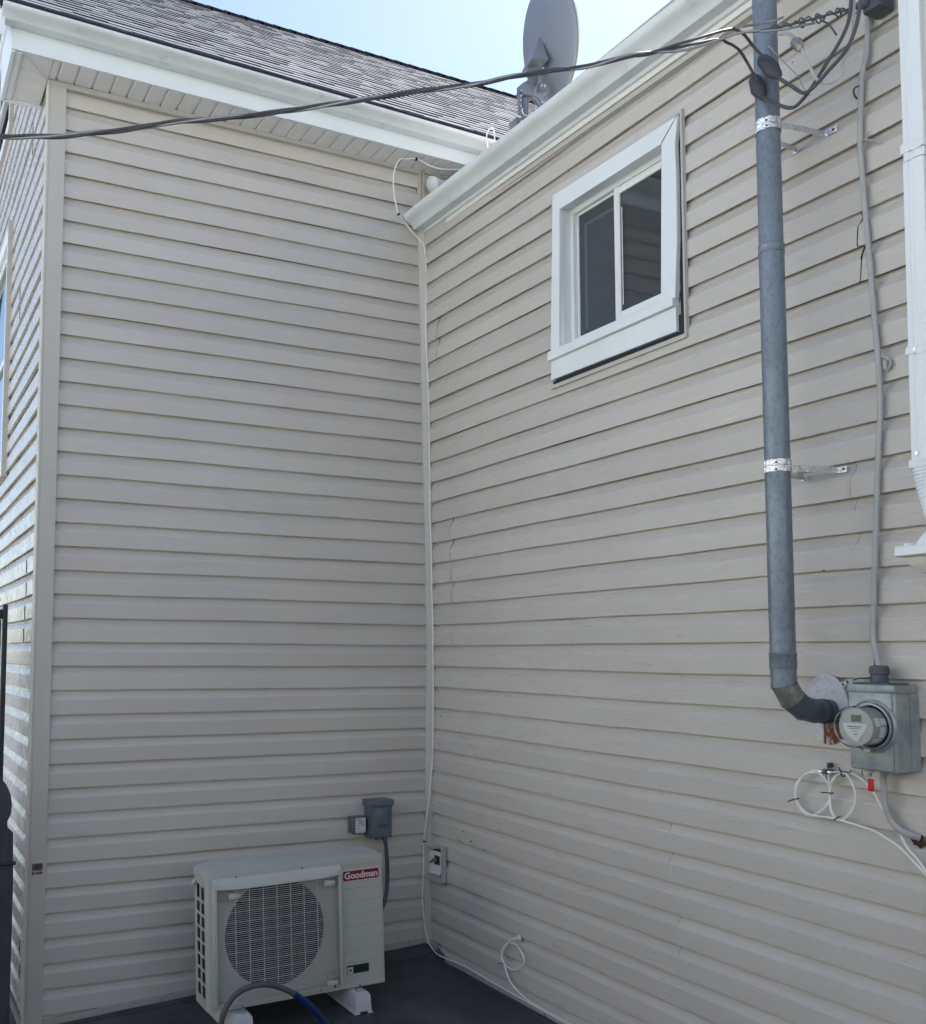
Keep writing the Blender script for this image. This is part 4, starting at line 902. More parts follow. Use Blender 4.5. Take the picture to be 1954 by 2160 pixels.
m = MB(); m.tube(p1 + tail1, .0044, 8, sub=2); par(m, 'insulated_wire', M['wireblack'], t)
tail2 = [Vector(p) for p in ((-.50, -2.615, 3.50), (-.42, -2.60, 3.535), (-0.365, -2.585, 3.54), (-0.33, -2.58, 3.522), (-0.30, -2.59, 3.49), (-0.285, -2.60, 3.475))]
m = MB(); m.tube(p2 + tail2, .0044, 8, sub=2); par(m, 'insulated_wire', M['wireblack'], t)
m = MB(); m.tube(p3, .0042, 8, sub=2); par(m, 'bare_wire', M['wirebare'], t)
# dead-end grip and clamp
CL = [(-0.42, -2.660, 3.492), (-0.343, -2.687, 3.512), (-0.255, -2.718, 3.540), (-0.167, -2.749, 3.571), (-0.078, -2.781, 3.602), (-0.018, -2.802, 3.62)]
m = MB(); m.tube(CL, .0036, 8); cb = catmull([Vector(p) for p in CL], 14)
hx = []
for i in range(10, len(cb)):
    a = i * 1.15; r_ = .008 + .003 * math.sin(i * .7); hx.append(cb[i] + Vector((0, math.cos(a) * r_ * .5, math.sin(a) * r_)))
m.tube(hx, .0028, 6, sub=3)
for k in (26, 34, 44, 52):
    c_ = cb[k]; m.tube([c_ + Vector((-.012 * math.cos(q * math.pi / 5), 0, .015 * math.sin(q * math.pi / 5) - .003)) for q in range(11)], .0026, 6, sub=2)
m.tube([(-.205, -2.735, 3.545), (-.18, -2.742, 3.532), (-.16, -2.75, 3.50)], .003, 6); par(m, 'grip', M['greyplastic'], t)
m = MB(); m.tube([(-.45, -2.65, 3.508), (-.36, -2.67, 3.535), (-.32, -2.69, 3.55)], .0042, 8); m.tube([(-.40, -2.668, 3.494), (-.33, -2.70, 3.502), (-.28, -2.715, 3.518), (-.23, -2.728, 3.533)], .0036, 8); par(m, 'neutral_wire', M['wirebare'], t)
m = MB(); m.box((-.075, -2.835, 3.575), (-.004, -2.775, 3.625), .006); m.cyl((-.075, -2.79, 3.602), (-.11, -2.772, 3.595), .014, .008, n=12); par(m, 'bracket', M['greyplastic'], t)

W1 = [(-0.27, -2.545, 3.44), (-0.25, -2.532, 3.41), (-0.25, -2.539, 3.394), (-0.25, -2.601, 3.331), (-0.235, -2.64, 3.300), (-0.18, -2.65, 3.341), (-0.17, -2.702, 3.36), (-0.17, -2.753, 3.408), (-0.17, -2.796, 3.459), (-0.17, -2.811, 3.511), (-0.17, -2.819, 3.611), (-.15, -2.83, 3.85)]
W1 = [(-.25, -2.512, 3.462), (-.25, -2.515, 3.425), (-.25, -2.539, 3.394), (-.245, -2.601, 3.333), (-.235, -2.643, 3.304), (-.225, -2.672, 3.316), (-.212, -2.700, 3.350), (-.20, -2.75, 3.410), (-.19, -2.79, 3.462), (-.185, -2.813, 3.514), (-.18, -2.822, 3.611), (-.15, -2.83, 3.85)]
W2 = [(-.27, -2.573, 3.495), (-.27, -2.595, 3.455), (-.27, -2.621, 3.409), (-.262, -2.668, 3.353), (-.25, -2.700, 3.318), (-.235, -2.725, 3.330), (-.22, -2.762, 3.362), (-.205, -2.812, 3.402), (-.20, -2.842, 3.456), (-.195, -2.853, 3.507), (-.19, -2.86, 3.578), (-.16, -2.87, 3.85)]
W3 = [(-.25, -2.620, 3.556), (-.25, -2.65, 3.540), (-.25, -2.686, 3.489), (-.245, -2.706, 3.424), (-.235, -2.722, 3.373), (-.225, -2.728, 3.352), (-.215, -2.754, 3.330), (-.20, -2.785, 3.338), (-.18, -2.785, 3.395), (-.16, -2.802, 3.461), (-.16, -2.81, 3.547), (-.15, -2.82, 3.80)]
def service_wire(pts, mt, r_, label, blob, cm, sz):
    t = thing('service_wire', label, 'wire', pts[0], group='looped wires by the flue top')
    m = MB(); m.tube(pts, r_, 8); par(m, 'wire', mt, t)
    a, b_ = Vector(blob[0]), Vector(blob[1]); L_ = (b_ - a).length
    m = MB(); rj = random.Random(int(sz * 1e4)); m.lathe(a, b_ - a, [(.008, 0), (sz * .75, L_ * .15), (sz, L_ * .35), (sz * 1.05, L_ * .6), (sz * .8, L_ * .82), (.008, L_)], 12, sx=.8); m.v = [(x + rj.uniform(-.0022, .0022), y + rj.uniform(-.0022, .0022), z + rj.uniform(-.0022, .0022)) for x, y, z in m.v]; par(m, 'connector', cm, t)
service_wire(W1, M['wireblack'], .0058, 'lower black wire loop with a taped joint in front of the flue', ((-.25, -2.508, 3.478), (-.248, -2.548, 3.382)), M['tape'], .024)
service_wire(W2, M['wireblack'], .0058, 'upper black wire loop with a taped joint at the right edge of the flue', ((-.28, -2.565, 3.505), (-.268, -2.628, 3.402)), M['tape'], .023)
service_wire(W3, M['cablegrey'], .005, 'bare grey wire loop with a small metal split connector', ((-.25, -2.668, 3.512), (-.25, -2.695, 3.462)), M['galvbright'], .016)
m = MB(); m.tube([(-.25, -2.575, 3.545), (-.24, -2.60, 3.50), (-.23, -2.635, 3.44), (-.225, -2.66, 3.40), (-.22, -2.672, 3.36), (-.21, -2.69, 3.325)], .0015, 5); tag(m.build('loose_wire', M['wirebare']), 'thin pale loose wire hanging beside the flue under the power line', 'wire')

# ================================================================== DOWNSPOUT
t = thing('downspout', 'white downspout at the right edge of the wall ending in a ribbed elbow', 'downspout', (-.06, -2.94, 2.13))
def dsp(z0, z1, yo, gr=.0):
    m = MB(); rings = []
    for z, y in ((z0, yo[0]), (z1, yo[1])):
        x0, x1, w_ = -.102, -.022, .062
        pf = [(x0 + .006, y), (x0, y - .004), (x0, y - .018), (x0 + .003, y - .021), (x0 + .003, y - .029), (x0, y - .032), (x0, y - .050), (x0 + .006, y - w_), (x0 + .024, y - w_), (x0 + .028, y - w_ + .003), (x0 + .042, y - w_ + .003), (x0 + .046, y - w_), (x1, y - w_), (x1 + .002, y - w_ + .004), (x1, y)]
        rings.append([(a, c, z) for a, c in pf])
    m.loft(rings, True, True); return m
par(dsp(3.03, 3.9, (-2.905, -2.908)), 'upper_pipe', M['white'], t); par(dsp(2.140, 3.028, (-2.894, -2.902)), 'lower_pipe', M['white'], t)
def band(z, y, h):
    m = MB(); rings = []
    for k in range(9):
        yy = y + .003 - k * .0085; rings.append([(-.1035 - .001, yy, z + .004 * math.sin(k * .9)), (-.1035 - .002, yy, z + h / 2 + .004 * math.sin(k * .9)), (-.1035 - .001, yy, z + h + .004 * math.sin(k * .9)), (-.1025, yy, z + h), (-.1025, yy, z)])
    m.loft(rings, True, True); m.box((-.104, y - .0665, z), (-.01, y - .0635, z + h)); m.box((-.104, y + .0005, z), (-.01, y + .0025, z + h)); return par(m, 'strap', M['white'], t)
band(3.055, -2.905, .028); band(2.452, -2.897, .022)
m = MB(); m.cyl((-.107, -2.922, 2.464), (-.103, -2.922, 2.464), .005, n=8); m.cyl((-.106, -2.915, 2.160), (-.102, -2.915, 2.160), .0045, n=8); pars(m, 'screw', M['bolt'], t)
m = MB(); fp = catmull([Vector(p) for p in ((-.064, -2.923, 2.142), (-.064, -2.923, 2.10), (-.066, -2.930, 2.05), (-.075, -2.948, 1.99), (-.09, -2.965, 1.945), (-.105, -2.968, 1.92))], 9)
rings = []
for i, p in enumerate(fp):
    tn = (fp[min(i + 1, len(fp) - 1)] - fp[max(0, i - 1)]).normalized(); u_ = Vector((1, 0, 0)); u_ = (u_ - tn * u_.dot(tn)).normalized(); v_ = tn.cross(u_)
    f_ = 1 - .42 * (i / (len(fp) - 1)) ** 1.5; q = f_ * (1.06 if i % 2 else .98); rings.append([p + u_ * (.041 * q * math.copysign(abs(math.cos(a)) ** .7, math.cos(a))) + v_ * (.034 * q * math.copysign(abs(math.sin(a)) ** .7, math.sin(a))) for a in [2 * math.pi * k / 24 for k in range(24)]])
m.loft(rings, True, True, False); m.box((-.106, -2.960, 2.118), (-.02, -2.888, 2.144), .004); par(m, 'ribbed_elbow', M['white'], t)
m = MB(); m.loft([[(-.105 + a * .024, -2.966 + c * .022, 1.925) for a, c in ((-1, -1), (1, -1), (1, 1), (-1, 1))], [(-.115 + a * .030, -2.962 + c * .040, 1.885) for a, c in ((-1, -1), (1, -1), (1, 1), (-1, 1))]], True, True); par(m, 'outlet', M['whitevinyl'], t)
t = thing('gutter', 'end of a short white gutter with a tan underside below the ribbed elbow', 'gutter', (-.15, -3.1, 1.85))
m = MB(); m.loft([[(-.215, y, 1.853), (-.222, y, 1.857), (-.222, y, 1.878), (-.217, y, 1.883), (-.06, y, 1.883), (-.06, y, 1.853)] for y in (-2.920, -3.6)], True, True); m.box((-.20, -2.945, 1.8835), (-.17, -2.93, 1.892), .003); par(m, 'rim', M['whitevinyl'], t)
m = MB(); m.loft([[(-.205, y, 1.852), (-.200, y - .0, 1.836), (-.188, y - dy * .5, 1.822), (-.175, y - dy, 1.808), (-.07, y - dy, 1.805), (-.06, y, 1.852)] for y, dy in ((-2.94, .02), (-3.6, 0))], True, True); par(m, 'trough', M['cream'], t)

# ================================================================== CONDENSER UNIT
ac = thing('air_conditioner', 'cream outdoor condenser with a round fan grille and a red name badge', 'air conditioner', (-.9875, -.395, .012))
ac.rotation_euler = (0, R(-1.75), R(-.6))
W2_, D2, H = .439, .138, .600
def outline(e=0):
    pts = []
    def arc(cx_, cy_, r_, a0, a1, n=6):
        for k in range(n + 1):
            a = R(a0 + (a1 - a0) * k / n); pts.append((cx_ + (r_ + e) * math.cos(a), cy_ + (r_ + e) * math.sin(a)))
    arc(-W2_ + .028, -D2 + .028, .028, 180, 270)
    arc(W2_ - .010, -D2 + .010, .010, 270, 360, 4)
    arc(W2_ - .03, .055, .03, 0, 55, 4); arc(.325, D2 - .02, .02, 55, 90, 3)
    arc(-.335, D2 - .02, .02, 90, 130, 3); arc(-W2_ + .03, .045, .03, 130, 180, 4)
    return pts
# body shell: walls as separate faces, left side is an open grid, front has a round opening
body = MB()
ol = outline(-.002); zb, zt_ = .0, H - .034
N_ = len(ol)
for k in range(N_):
    a, c = ol[k], ol[(k + 1) % N_]
    isleft = abs(a[0] + W2_ - .002) < .004 and abs(c[0] + W2_ - .002) < .004 and abs(a[1] - c[1]) > .05
    isfront = abs(a[1] + D2 - .002) < .004 and abs(c[1] + D2 - .002) < .004 and abs(a[0] - c[0]) > .3
    if isleft or isfront: continue
    body.add([(a[0], a[1], zb), (c[0], c[1], zb), (c[0], c[1], zt_), (a[0], a[1], zt_)], [(0, 1, 2, 3)], True)
body.add([(x, y, zb) for x, y in ol], [tuple(range(N_))])
# front panel with a circular hole
FC = (-.106, .300); FR = .243; yf = -D2 + .002; yp = -D2 + .024; xa, xb = -W2_ + .028, W2_ - .010
nseg = 64; ring = [(FC[0] + FR * math.cos(2 * math.pi * k / nseg), FC[1] + FR * math.sin(2 * math.pi * k / nseg)) for k in range(nseg)]
outer = []
for k in range(nseg):
    dx, dz = math.cos(2 * math.pi * k / nseg), math.sin(2 * math.pi * k / nseg); tt = []
    if dx > 1e-9: tt.append((.245 - FC[0] - .035) / dx if False else (.212 - FC[0]) / dx)
    if dx < -1e-9: tt.append((xa - FC[0]) / dx)
    if dz > 1e-9: tt.append((zt_ - FC[1]) / dz)
    if dz < -1e-9: tt.append((zb - FC[1]) / dz)
    q = min(tt); outer.append((FC[0] + dx * q, FC[1] + dz * q))
body.add([(x, yp, z) for x, z in ring] + [(x, yp, z) for x, z in outer] + [(x, yp + .02, FC[1] + (z - FC[1]) * .985) for x, z in ring], [(k, (k + 1) % nseg, nseg + (k + 1) % nseg, nseg + k) for k in range(nseg)] + [(2 * nseg + k, 2 * nseg + (k + 1) % nseg, (k + 1) % nseg, k) for k in range(nseg)])
for cx_, cz_ in ((xa, zt_), (xa, zb), (.212, zt_), (.212, zb)):   # corner fills
    ks = sorted(range(nseg), key=lambda k: (outer[k][0] - cx_) ** 2 + (outer[k][1] - cz_) ** 2)[:2]
    body.add([(cx_, yp, cz_), (outer[ks[0]][0], yp, outer[ks[0]][1]), (outer[ks[1]][0], yp, outer[ks[1]][1])], [(0, 1, 2)])
body.box((xa - .002, yf, 0), (-.4105, yp + .004, zt_)); body.box((-.4104, yf, 0), (.2115, yp + .004, .030)); body.box((-.4104, yf, zt_ - .012), (.2115, yp + .004, zt_)); body.add([(.2118, yf, 0), (.2118, yp, 0), (.2118, yp, zt_), (.2118, yf, zt_)], [(0, 1, 2, 3)])
# right service panel with pressed grooves
zz_ = [(0, 0)]
for g_ in (.115, .165, .222, .280, .338, .396, .455): zz_ += [(g_ - .0022, 0), (g_ - .0012, .003), (g_ + .0012, .003), (g_ + .0022, 0)]
zz_.append((zt_, 0))
body.loft([[(x, yf + d, z) for z, d in zz_] for x in (.216, .424)], closed=False)
body.add([(.212, yf, zb), (.216, yf, zb), (.216, yf, zt_), (.212, yf, zt_)], [(0, 1, 2, 3)])
body.add([(.424, yf, zb), (xb, yf, zb), (xb, yf, zt_), (.424, yf, zt_)], [(0, 1, 2, 3)])
# left side: louvred grid, 2 columns x 8 rows
xs_ = -W2_ + .002; ya, yb_ = -D2 + .028, .045
cols = ((ya + .012, ya + .064), (ya + .082, ya + .130)); body_bars = []
h8 = (zt_ - .05 - .035) / 8
def leftbox(y0_, y1_, z0_, z1_): body.box((xs_, y0_, z0_), (xs_ + .004, y1_, z1_))
leftbox(ya, cols[0][0], zb, zt_); leftbox(cols[0][1], cols[1][0], zb, zt_); leftbox(cols[1][1], yb_, zb, zt_)
for c0, c1 in cols:
    leftbox(c0, c1, zb, .045); leftbox(c0, c1, zt_ - .03, zt_)
    for r_ in range(1, 8): leftbox(c0, c1, .045 + r_ * h8 - .006, .045 + r_ * h8 + .006)
leftbox(cols[0][0], cols[0][1], zt_ - .036, zt_ - .0301)
body.build('body', M['acbody'], ac)
m = MB(); m.box((-W2_ + .03, -D2 + .055, .03), (-W2_ + .055, .03, zt_ - .01)); m.box((-W2_ + .056, .07, .03), (W2_ - .06, .10, zt_ - .01)); m.build('coil', M['fin'], ac)
m = MB(); m.box((-W2_ + .1, .03, .015), (W2_ - .15, .05, zt_ - .005)); m.build('inner_panel', M['fandark'], ac)
# lid
lid = MB(); oa, ob, oc = outline(.003), outline(.002), outline(-.010)
lid.loft([[(x, y, zt_ - .002) for x, y in oa], [(x, y, H - .007) for x, y in oa], [(x, y, H - .002) for x, y in ob], [(x, y, H) for x, y in oc]], True, True)
lid.build('lid', M['actop'], ac)
m = MB()
for q in ((-.30, -D2 - .004, .575), (.02, -D2 - .004, .578), (-W2_ - .002, -.05, .578), (-W2_ - .002, .03, .578)):
    m.cyl(q, (q[0] + (.006 if q[0] < -.4 else 0), q[1] + (.006 if q[0] > -.4 else 0), q[2]), .0045, n=8)
m.cyl((-.245, -D2 - .001, .020), (-.245, -D2 + .005, .020), .004, n=8); m.cyl((.175, -D2 - .001, .020), (.175, -D2 + .005, .020), .006, n=8); m.cyl((.10, -D2 - .001, .016), (.10, -D2 + .005, .016), .003, n=8); [q_.build('screw', M['ink'], ac) for q_ in split(m)]
# grille: frame, hood, wires
gx0, gx1, gz0, gz1 = -.416, .207, .028, .566; gy = -D2 - .028
m = MB(); m.box((gx0, gy, gz0), (gx0 + .018, yf + .001, gz1 - .03), .003); m.box((gx1 - .014, gy, gz0), (gx1, yf + .001, gz1 - .03), .003)
m.loft([[(gx0, yf, gz1 + .012), (gx0, yf - .001, gz1 - .03), (gx0, gy, gz1 - .032), (gx0, gy + .002, gz1 - .008)],
        [(gx0 + .10, yf, gz1 + .012), (gx0 + .10, yf - .001, gz1 - .03), (gx0 + .10, gy - .010, gz1 - .038), (gx0 + .10, gy - .008, gz1 - .028)],
        [(gx1 - .08, yf, gz1 + .012), (gx1 - .08, yf - .001, gz1 - .03), (gx1 - .08, gy - .010, gz1 - .038), (gx1 - .08, gy - .008, gz1 - .028)],
        [(gx1, yf, gz1 + .012), (gx1, yf - .001, gz1 - .03), (gx1, gy, gz1 - .032), (gx1, gy + .002, gz1 - .008)]], True, True)
gf = m.build('grille', M['acbody'], ac)
m = MB(); x0_, x1_ = gx0 + .017, gx1 - .013
zl = gz1 - .04; cnt = 56; sp = (zl - gz0 - .004) / cnt
for k in range(cnt + 1):
    z = gz0 + .002 + k * sp; r_ = .00135 if k % 5 else .0019
    xl, xr = x0_, x1_
    if z > zl - .055: xl += .085; xr -= .075
    elif z < gz0 + .038: xl += .010; xr -= .075
    m.loft([[(x, yy - r_, z), (x, yy, z + r_), (x, yy + r_, z), (x, yy, z - r_)] for x, yy in ((xl, gy + .016), (xl + .025, gy + .006), (xl + .10, gy), (xr - .12, gy), (xr - .03, gy + .006), (xr, gy + .016))], True, True)
for x in [x0_ + .085 + .066 * j for j in range(7)]:
    m.loft([[(x - .0017, gy + .002, z), (x, gy + .0003, z), (x + .0017, gy + .002, z), (x, gy + .004, z)] for z in (gz0, zl + .012)], True, True)
m.build('wires', M['acgrille'], gf)
m = MB()
for x, z in ((x0_ + .055, zl - .042), (x1_ - .075, zl - .038), (x1_ - .072, gz0 + .006), (x0_ + .035, gz0 + .004)):
    m.box((x, gy + .0, z), (x + .034, gy + .010, z + .026), .002); m.box((x + .034, gy + .003, z + .004), (x + .055, gy + .008, z + .022), .001)
[q_.build('corner_clip', M['acgrille'], gf) for q_ in split(m)]
m = MB()
for x, z in ((x0_ + .004, zl - .055), (x1_ - .048, zl - .040), (x1_ - .050, gz0 + .004)):
    m.box((x, yp - .008, z), (x + .07 if x < 0 else x + .046, yp - .0005, z + .05), .001)
[q_.build('corner_pad', M['dirtytrim'], gf) for q_ in split(m)]
# fan
fan = MB(); fan.lathe((FC[0], -.075, FC[1]), (0, -1, 0), [(.05, -.02), (.05, .02), (.04, .030), (.01, .034), (.001, .034)], 24)
for kb in range(3):
    rings = []
    for j in range(7):
        r_ = .045 + j * .031; wd = .20 + .09 * j / 6; c_ = kb * 2 * math.pi / 3 + .10 * j
        ring_ = []
        for q, (aa, yy) in enumerate(((-wd * 1.6, .025), (0, .006), (wd * 1.6, -.022), (wd * 1.6, -.025), (0, .002), (-wd * 1.6, .021))):
            a = c_ + aa; ring_.append((FC[0] + r_ * math.cos(a), -.078 + yy, FC[1] + r_ * math.sin(a)))
        rings.append(ring_)
    fan.loft(rings, True, True, True)
fan.build('fan', M['fandark'], ac)
m = MB(); m.lathe((FC[0], -.05, FC[1]), (0, -1, 0), [(.236, -.06), (.238, .0), (.242, .055), (.2405, .055), (.2365, .0), (.2345, -.06)], 48); m.build('fan_shroud', M['fandark'], ac)
# badges
def rrect(mb, x0, x1, z0, z1, r_, y, th):
    pts = []
    for cx_, cz_, a0 in ((x1 - r_, z1 - r_, 0), (x0 + r_, z1 - r_, 90), (x0 + r_, z0 + r_, 180), (x1 - r_, z0 + r_, 270)):
        for k in range(6):
            a = R(a0 + 18 * k); pts.append((cx_ + r_ * math.cos(a), y, cz_ + r_ * math.sin(a)))
    mb.prism(pts, (0, th, 0))
bx0, bx1, bz0, bz1 = .2225, .4165, .488, .540; yb0 = -D2 + .0015
m = MB(); rrect(m, bx0, bx1, bz0, bz1, .009, yb0 - .0022, .0022); bd = m.build('name_badge', M['logowhite'], ac)
m = MB(); rrect(m, bx0 + .0035, bx1 - .0035, bz0 + .0035, bz1 - .0035, .007, yb0 - .0032, .0009); m.build('badge_field', M['logored'], bd)
def text(s, size, mt, parent, loc, rot, off=0, wid=None, ext=.0004, name='lettering'):
    cu = bpy.data.curves.new(name, 'FONT'); cu.body = s; cu.size = size; cu.extrude = ext; cu.offset = off; cu.align_x = 'CENTER'; cu.align_y = 'CENTER'
    to = bpy.data.objects.new('tmp', cu); col.objects.link(to); bpy.context.view_layer.update()
    me = bpy.data.meshes.new_from_object(to.evaluated_get(bpy.context.evaluated_depsgraph_get())); bpy.data.objects.remove(to)
    xs2 = [v.co.x for v in me.vertices]; w0 = max(xs2) - min(xs2)
    if wid:
        for v in me.vertices: v.co.x *= wid / w0
    me.materials.clear(); me.materials.append(mt); o_ = bpy.data.objects.new(name, me); col.objects.link(o_); o_.parent = parent; o_.location = loc; o_.rotation_euler = rot; return o_
text('Goodman', .042, M['logowhite'], bd, ((bx0 + bx1) / 2, yb0 - .0036, (bz0 + bz1) / 2 - .0005), (R(90), 0, 0), off=.0011, wid=.172)
m = MB(); m.box((.238, yb0 - .0022, .064), (.350, yb0 + .001, .102)); b2 = m.build('rating_badge', M['badge'], ac)
m = MB(); m.box((.2405, yb0 - .003, .066), (.267, yb0 - .0023, .094)); s2 = m.build('sticker', M['label'], b2)
m = MB(); m.prism([(.245, yb0 - .0036, .086), (.249, yb0 - .0036, .079), (.244, yb0 - .0036, .075), (.251, yb0 - .0036, .076), (.254, yb0 - .0036, .069), (.257, yb0 - .0036, .077), (.264, yb0 - .0036, .074), (.259, yb0 - .0036, .081), (.2645, yb0 - .0036, .088), (.256, yb0 - .0036, .084), (.252, yb0 - .0036, .090)], (0, .0005, 0)); m.build('sticker_mark', M['ink'], s2)
m = MB(); m.box((.2405, yb0 - .003, .0945), (.267, yb0 - .0023, .0965)); m.build('sticker_band', mat('sticker_brown', (.25, .12, .10), .5), b2)
m = MB(); m.prism([(-W2_ - .001, .02, .545), (-W2_ - .016, .022, .530), (-W2_ - .010, .06, .530), (-W2_ + .004, .055, .548)], (0, 0, -.012)); m.build('handle', M['acbody'], ac)

# risers carrying the unit
def riser(x, y0_, label, zf, ztp):
    t = thing('riser_block', label, 'riser', (x, y0_, zf), group='risers under the condenser')
    m = MB(); h = ztp - zf; L_ = .43
    m.loft([[(-.047, 0, 0), (.047, 0, 0), (.047, L_, 0), (-.047, L_, 0)], [(-.045, .001, .006), (.045, .001, .006), (.045, L_ - .001, .006), (-.045, L_ - .001, .006)], [(-.041, .004, .007), (.041, .004, .007), (.041, L_ - .004, .007), (-.041, L_ - .004, .007)],
            [(-.037, .010, h - .012), (.037, .010, h - .012), (.037, L_ - .01, h - .012), (-.037, L_ - .01, h - .012)], [(-.030, .016, h), (.030, .016, h), (.030, L_ - .016, h), (-.030, L_ - .016, h)]], True, True)
    m.build('block', M['riser'], t)
    m = MB(); m.box((-.020, -.0015, -.002), (.018, .004, .010)); m.build('notch', M['dark'], t)
    m = MB(); m.cyl((0, .045, h - .002), (0, .045, h + .032), .004, n=8); m.cyl((0, .045, h), (0, .045, h + .006), .010, n=6); m.box((-.022, .035, h), (-.012, .055, h + .008)); m.box((.012, .038, h), (.02, .055, h + .007)); [q_.build('bolt', M['bolt'], t) for q_ in split(m)]
riser(-.704, -.612, 'pale grey riser block under the right end of the condenser', floor_z(-.70) + .002, .012)
riser(-1.285, -.612, 'pale grey riser block under the left end of the condenser', floor_z(-1.285) + .002, -.004)

# hose in front of the condenser
t = thing('hose', 'grey hose with blue end arching up in front of the condenser', 'hose', (-1.3, -1.0, 0))
hp = [(-1.545, -1.0, -.11), (-1.540, -1.0, .02), (-1.532, -1.0, .113), (-1.518, -1.0, .174), (-1.484, -1.0, .223), (-1.436, -1.0, .250), (-1.376, -1.0, .259), (-1.315, -1.0, .249), (-1.256, -1.0, .224), (-1.212, -1.0, .197)]
m = MB(); m.tube(hp, .0115, 12); par(m, 'hose', M['hosegrey'], t)
m = MB(); m.tube([(-1.222, -1.0, .203), (-1.205, -1.0, .192), (-1.159, -1.0, .155), (-1.112, -1.0, .105), (-1.06, -1.0, .035), (-1.02, -1.0, -.03), (-.99, -1.0, -.085)], .0138, 12); par(m, 'blue_sleeve', M['hoseblue'], t)

# ================================================================== DISCONNECT BOX + SURGE BOX + CONDUIT
t = thing('disconnect_box', 'blue-grey electrical disconnect box on the wall above the condenser', 'electrical box', (-.335, -.02, .7))
m = MB(); m.loft([[(-.400, -.016, .604), (-.276, -.016, .604), (-.276, -.016, .795), (-.400, -.016, .795)], [(-.398, -.095, .606), (-.278, -.095, .606), (-.276, -.095, .790), (-.402, -.095, .790)]], True, True)
m.build('box', M['boxblue'], t).matrix_parent_inverse = Matrix.Translation(-t.location)
m = MB(); m.box((-.414, -.108, .772), (-.270, -.014, .803), .003); m.loft([[(-.398, -.0955, .612), (-.282, -.0955, .612), (-.280, -.0955, .772), (-.400, -.0955, .772)], [(-.396, -.102, .614), (-.284, -.102, .614), (-.282, -.102, .770), (-.398, -.102, .770)]], True, True)
m.loft([[(-.378, -.102, .662), (-.300, -.102, .662), (-.294, -.102, .762), (-.384, -.102, .762)], [(-.366, -.112, .676), (-.308, -.112, .676), (-.312, -.112, .748), (-.362, -.112, .748)]], True, True); par(m, 'cover', M['boxblue'], t)
m = MB(); m.cyl((-.355, -.06, .606), (-.355, -.06, .592), .008, n=10); m.cyl((-.305, -.06, .606), (-.305, -.06, .585), .016, n=12); par(m, 'conduit_nut', M['greyplastic'], t)
m = MB(); m.tube([(-.303, -.06, .592), (-.294, -.06, .545), (-.287, -.06, .463), (-.286, -.06, .388), (-.300, -.075, .310), (-.34, -.10, .24), (-.42, -.16, .20), (-.55, -.24, .2)], .0105, 12)
tag(m.build('conduit', M['liquidtite']), 'dark blue-grey flexible conduit dropping from the box behind the condenser', 'conduit')
t = thing('surge_box', 'small box with a white printed label left of the disconnect box', 'electrical box', (-.455, -.02, .67))
m = MB(); m.box((-.492, -.060, .628), (-.411, -.004, .716), .004); m.build('box', M['boxblue'], t).matrix_parent_inverse = Matrix.Translation(-t.location)
m = MB(); m.box((-.476, -.0613, .634), (-.417, -.0598, .710)); par(m, 'label', M['label'], t)
m = MB(); rr = random.Random(11)
def dash2(z, xa_, xb__, h):
    x = xa_
    while x < xb__:
        w_ = rr.uniform(.002, .006); m.box((x, -.0618, z), (min(x + w_, xb__), -.0612, z + h)); x += w_ + .0015
dash2(.698, -.470, -.440, .006); dash2(.690, -.468, -.425, .003); dash2(.682, -.462, -.428, .004); dash2(.674, -.470, -.422, .0022); dash2(.668, -.470, -.424, .0022); dash2(.656, -.470, -.448, .002); dash2(.648, -.470, -.444, .002); dash2(.639, -.470, -.440, .002); dash2(.639, -.430, -.421, .002)
par(m, 'print', M['ink'], t)

# unseen tall board fence, added to keep low light off the lower walls
def shade_fence(label, loc, ang, length):
    t = thing('added_shade_fence', label, 'fence', loc); t.rotation_euler = (0, 0, ang)
    m = MB(); k = -length / 2; rr = random.Random(int(length * 7))
    while k < length / 2: m.box((k, 0, rr.uniform(-.1, -.07)), (k + .135, .02, 1.95 + rr.uniform(-.01, .01))); k += .145
    m.build('board', M['wood'], t)
    m = MB(); m.box((-length / 2, -.04, .3), (length / 2, -.001, .39)); m.build('rail', M['wood'], t)
    m = MB(); m.box((-length / 2, -.04, 1.5), (length / 2, -.001, 1.59)); m.build('rail', M['wood'], t)
shade_fence('added unseen dark board fence across the far side of the yard, blocking low light', (-1.4, -6.4, -.2), 0, 7)
shade_fence('added unseen dark board fence along the left side of the yard, blocking low light', (-4.9, -3.2, -.2), R(-90), 6.2)

m = MB(); rd = random.Random(21)
for k in range(150):
    if k < 60: x, y = rd.uniform(-.55, -.05), -rd.uniform(.05, .30)
    elif k < 115: y = -rd.uniform(.1, 1.6); x = -abs(rd.gauss(.06, .05)) - .04
    else: x, y = rd.uniform(-1.9, -.1), rd.uniform(-1.4, -.15)
    a = rd.uniform(0, 6.3); r_ = rd.uniform(.002, .007); z = floor_z(x) + .001
    m.add([(x + r_ * math.cos(a), y + r_ * math.sin(a), z), (x - r_ * .5 * math.sin(a), y + r_ * .5 * math.cos(a), z + r_ * .3), (x - r_ * math.cos(a), y - r_ * math.sin(a), z), (x + r_ * .5 * math.sin(a), y - r_ * .5 * math.cos(a), z)], [(0, 1, 2), (0, 2, 3)])
tag(m.build('debris', mat('leaf_debris', (.10, .09, .075), .9, island=.8)), 'scattered crumbs of leaf litter and grit on the dark ground by the walls', 'debris', kind='stuff')

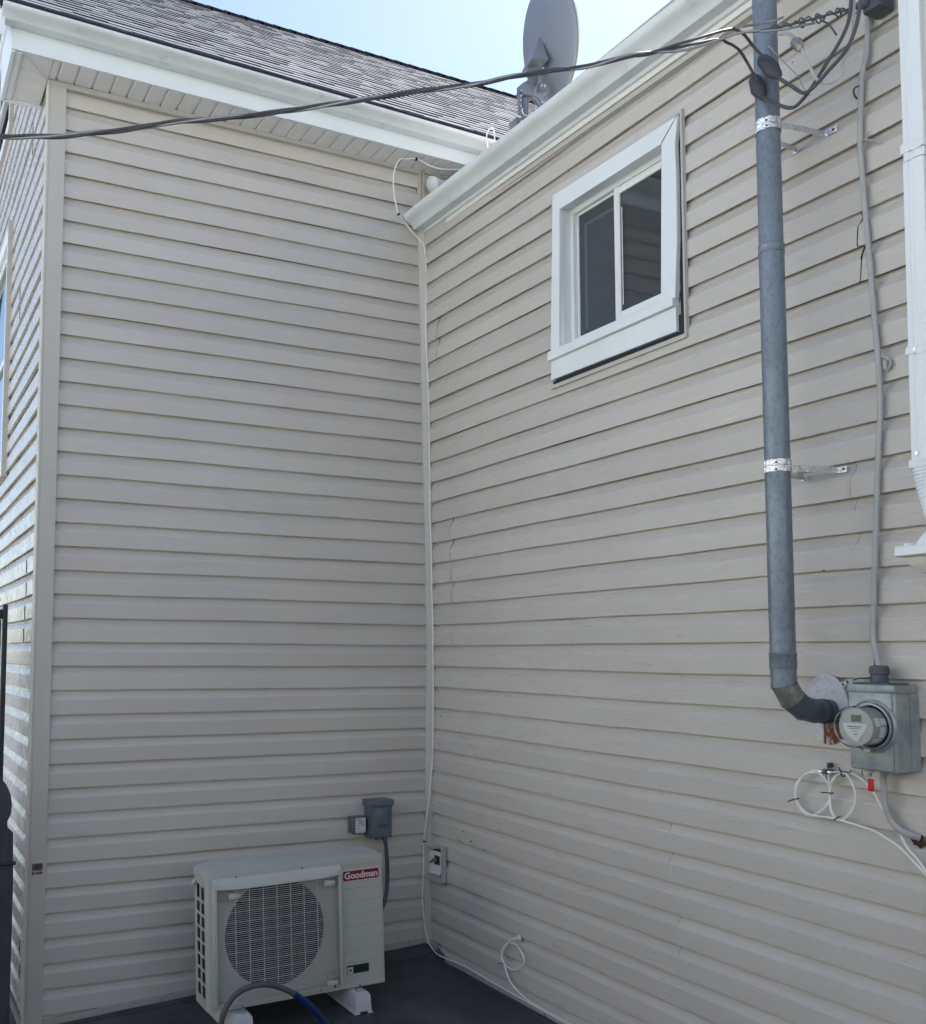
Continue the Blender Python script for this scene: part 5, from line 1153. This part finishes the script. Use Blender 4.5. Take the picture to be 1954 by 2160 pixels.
m = MB()   # overlapped seam in the membrane
for y0_, w_ in ((-.98, .10),):
    m.loft([[(x, y0_ + .004 * math.sin(x * 9), floor_z(x) + .0005), (x, y0_ + .004 * math.sin(x * 9), floor_z(x) + .0035), (x, y0_ - w_, floor_z(x) + .004), (x, y0_ - w_ - .002, floor_z(x) + .0005)] for x in [-2.1 + .1 * k for k in range(21)]], True, True)
o_ = m.build('membrane_seam', M['mem']); o_['kind'] = 'structure'

# ================================================================== GATE AND PICKET FENCE at the far left
t = thing('gate', 'dark metal-framed gate standing beside the left side wall', 'gate', (-2.25, .5, -.15))
m = MB(); m.box((-2.221, .48, -.15), (-2.197, .52, 1.815), .003); m.box((-3.3, .488, 1.74), (-2.222, .512, 1.79), .003); m.box((-3.3, .488, .1), (-2.222, .512, .15), .003); par(m, 'frame', M['blackmetal'], t)
m = MB()
for k in range(8): m.box((-2.224 - (k + 1) * .13, .495, -.1), (-2.226 - k * .13, .508, 1.738), .002)
par(m, 'board', M['gatepanel'], t)
m = MB(); m.tube([(-2.25, .49, 1.79), (-2.243, .485, 1.83), (-2.238, .485, 1.845)], .006, 6); par(m, 'finial', M['soffit'], t)
t = thing('picket_fence', 'dark stained picket fence end with shaped top in the left foreground', 'fence', (-2.3, -.2, -.15))
def picket(x1, y, top):
    w_ = .14; x0 = x1 - w_; pf = []
    half = [(0, 0), (0.006, .22), (.030, .245), (.032, .27), (.018, .30), (.014, .345), (.022, .39), (.040, .43), (.070, .47)]
    s_ = top - .47
    right = [(x1, s_ - 1.2)] + [(x1 - dx, s_ + z) for dx, z in half]
    left = [(x0 + dx, s_ + z) for dx, z in half[::-1][1:]] + [(x0, s_ - 1.2)]
    m = MB(); m.prism([(x, y, z) for x, z in right + left], (0, .022, 0)); return m
par(picket(-2.222, -.2, 1.03), 'picket', M['wood'], t); par(picket(-2.38, -.2, 1.03), 'picket', M['wood'], t); par(picket(-2.54, -.2, 1.03), 'picket', M['wood'], t)
m = MB(); m.box((-2.7, -.176, .30), (-2.235, -.14, .38), .003); par(m, 'rail', M['wood'], t)
m = MB(); m.box((-2.30, -.212, .642), (-2.214, -.200, .658), .002); par(m, 'latch', M['blackmetal'], t)
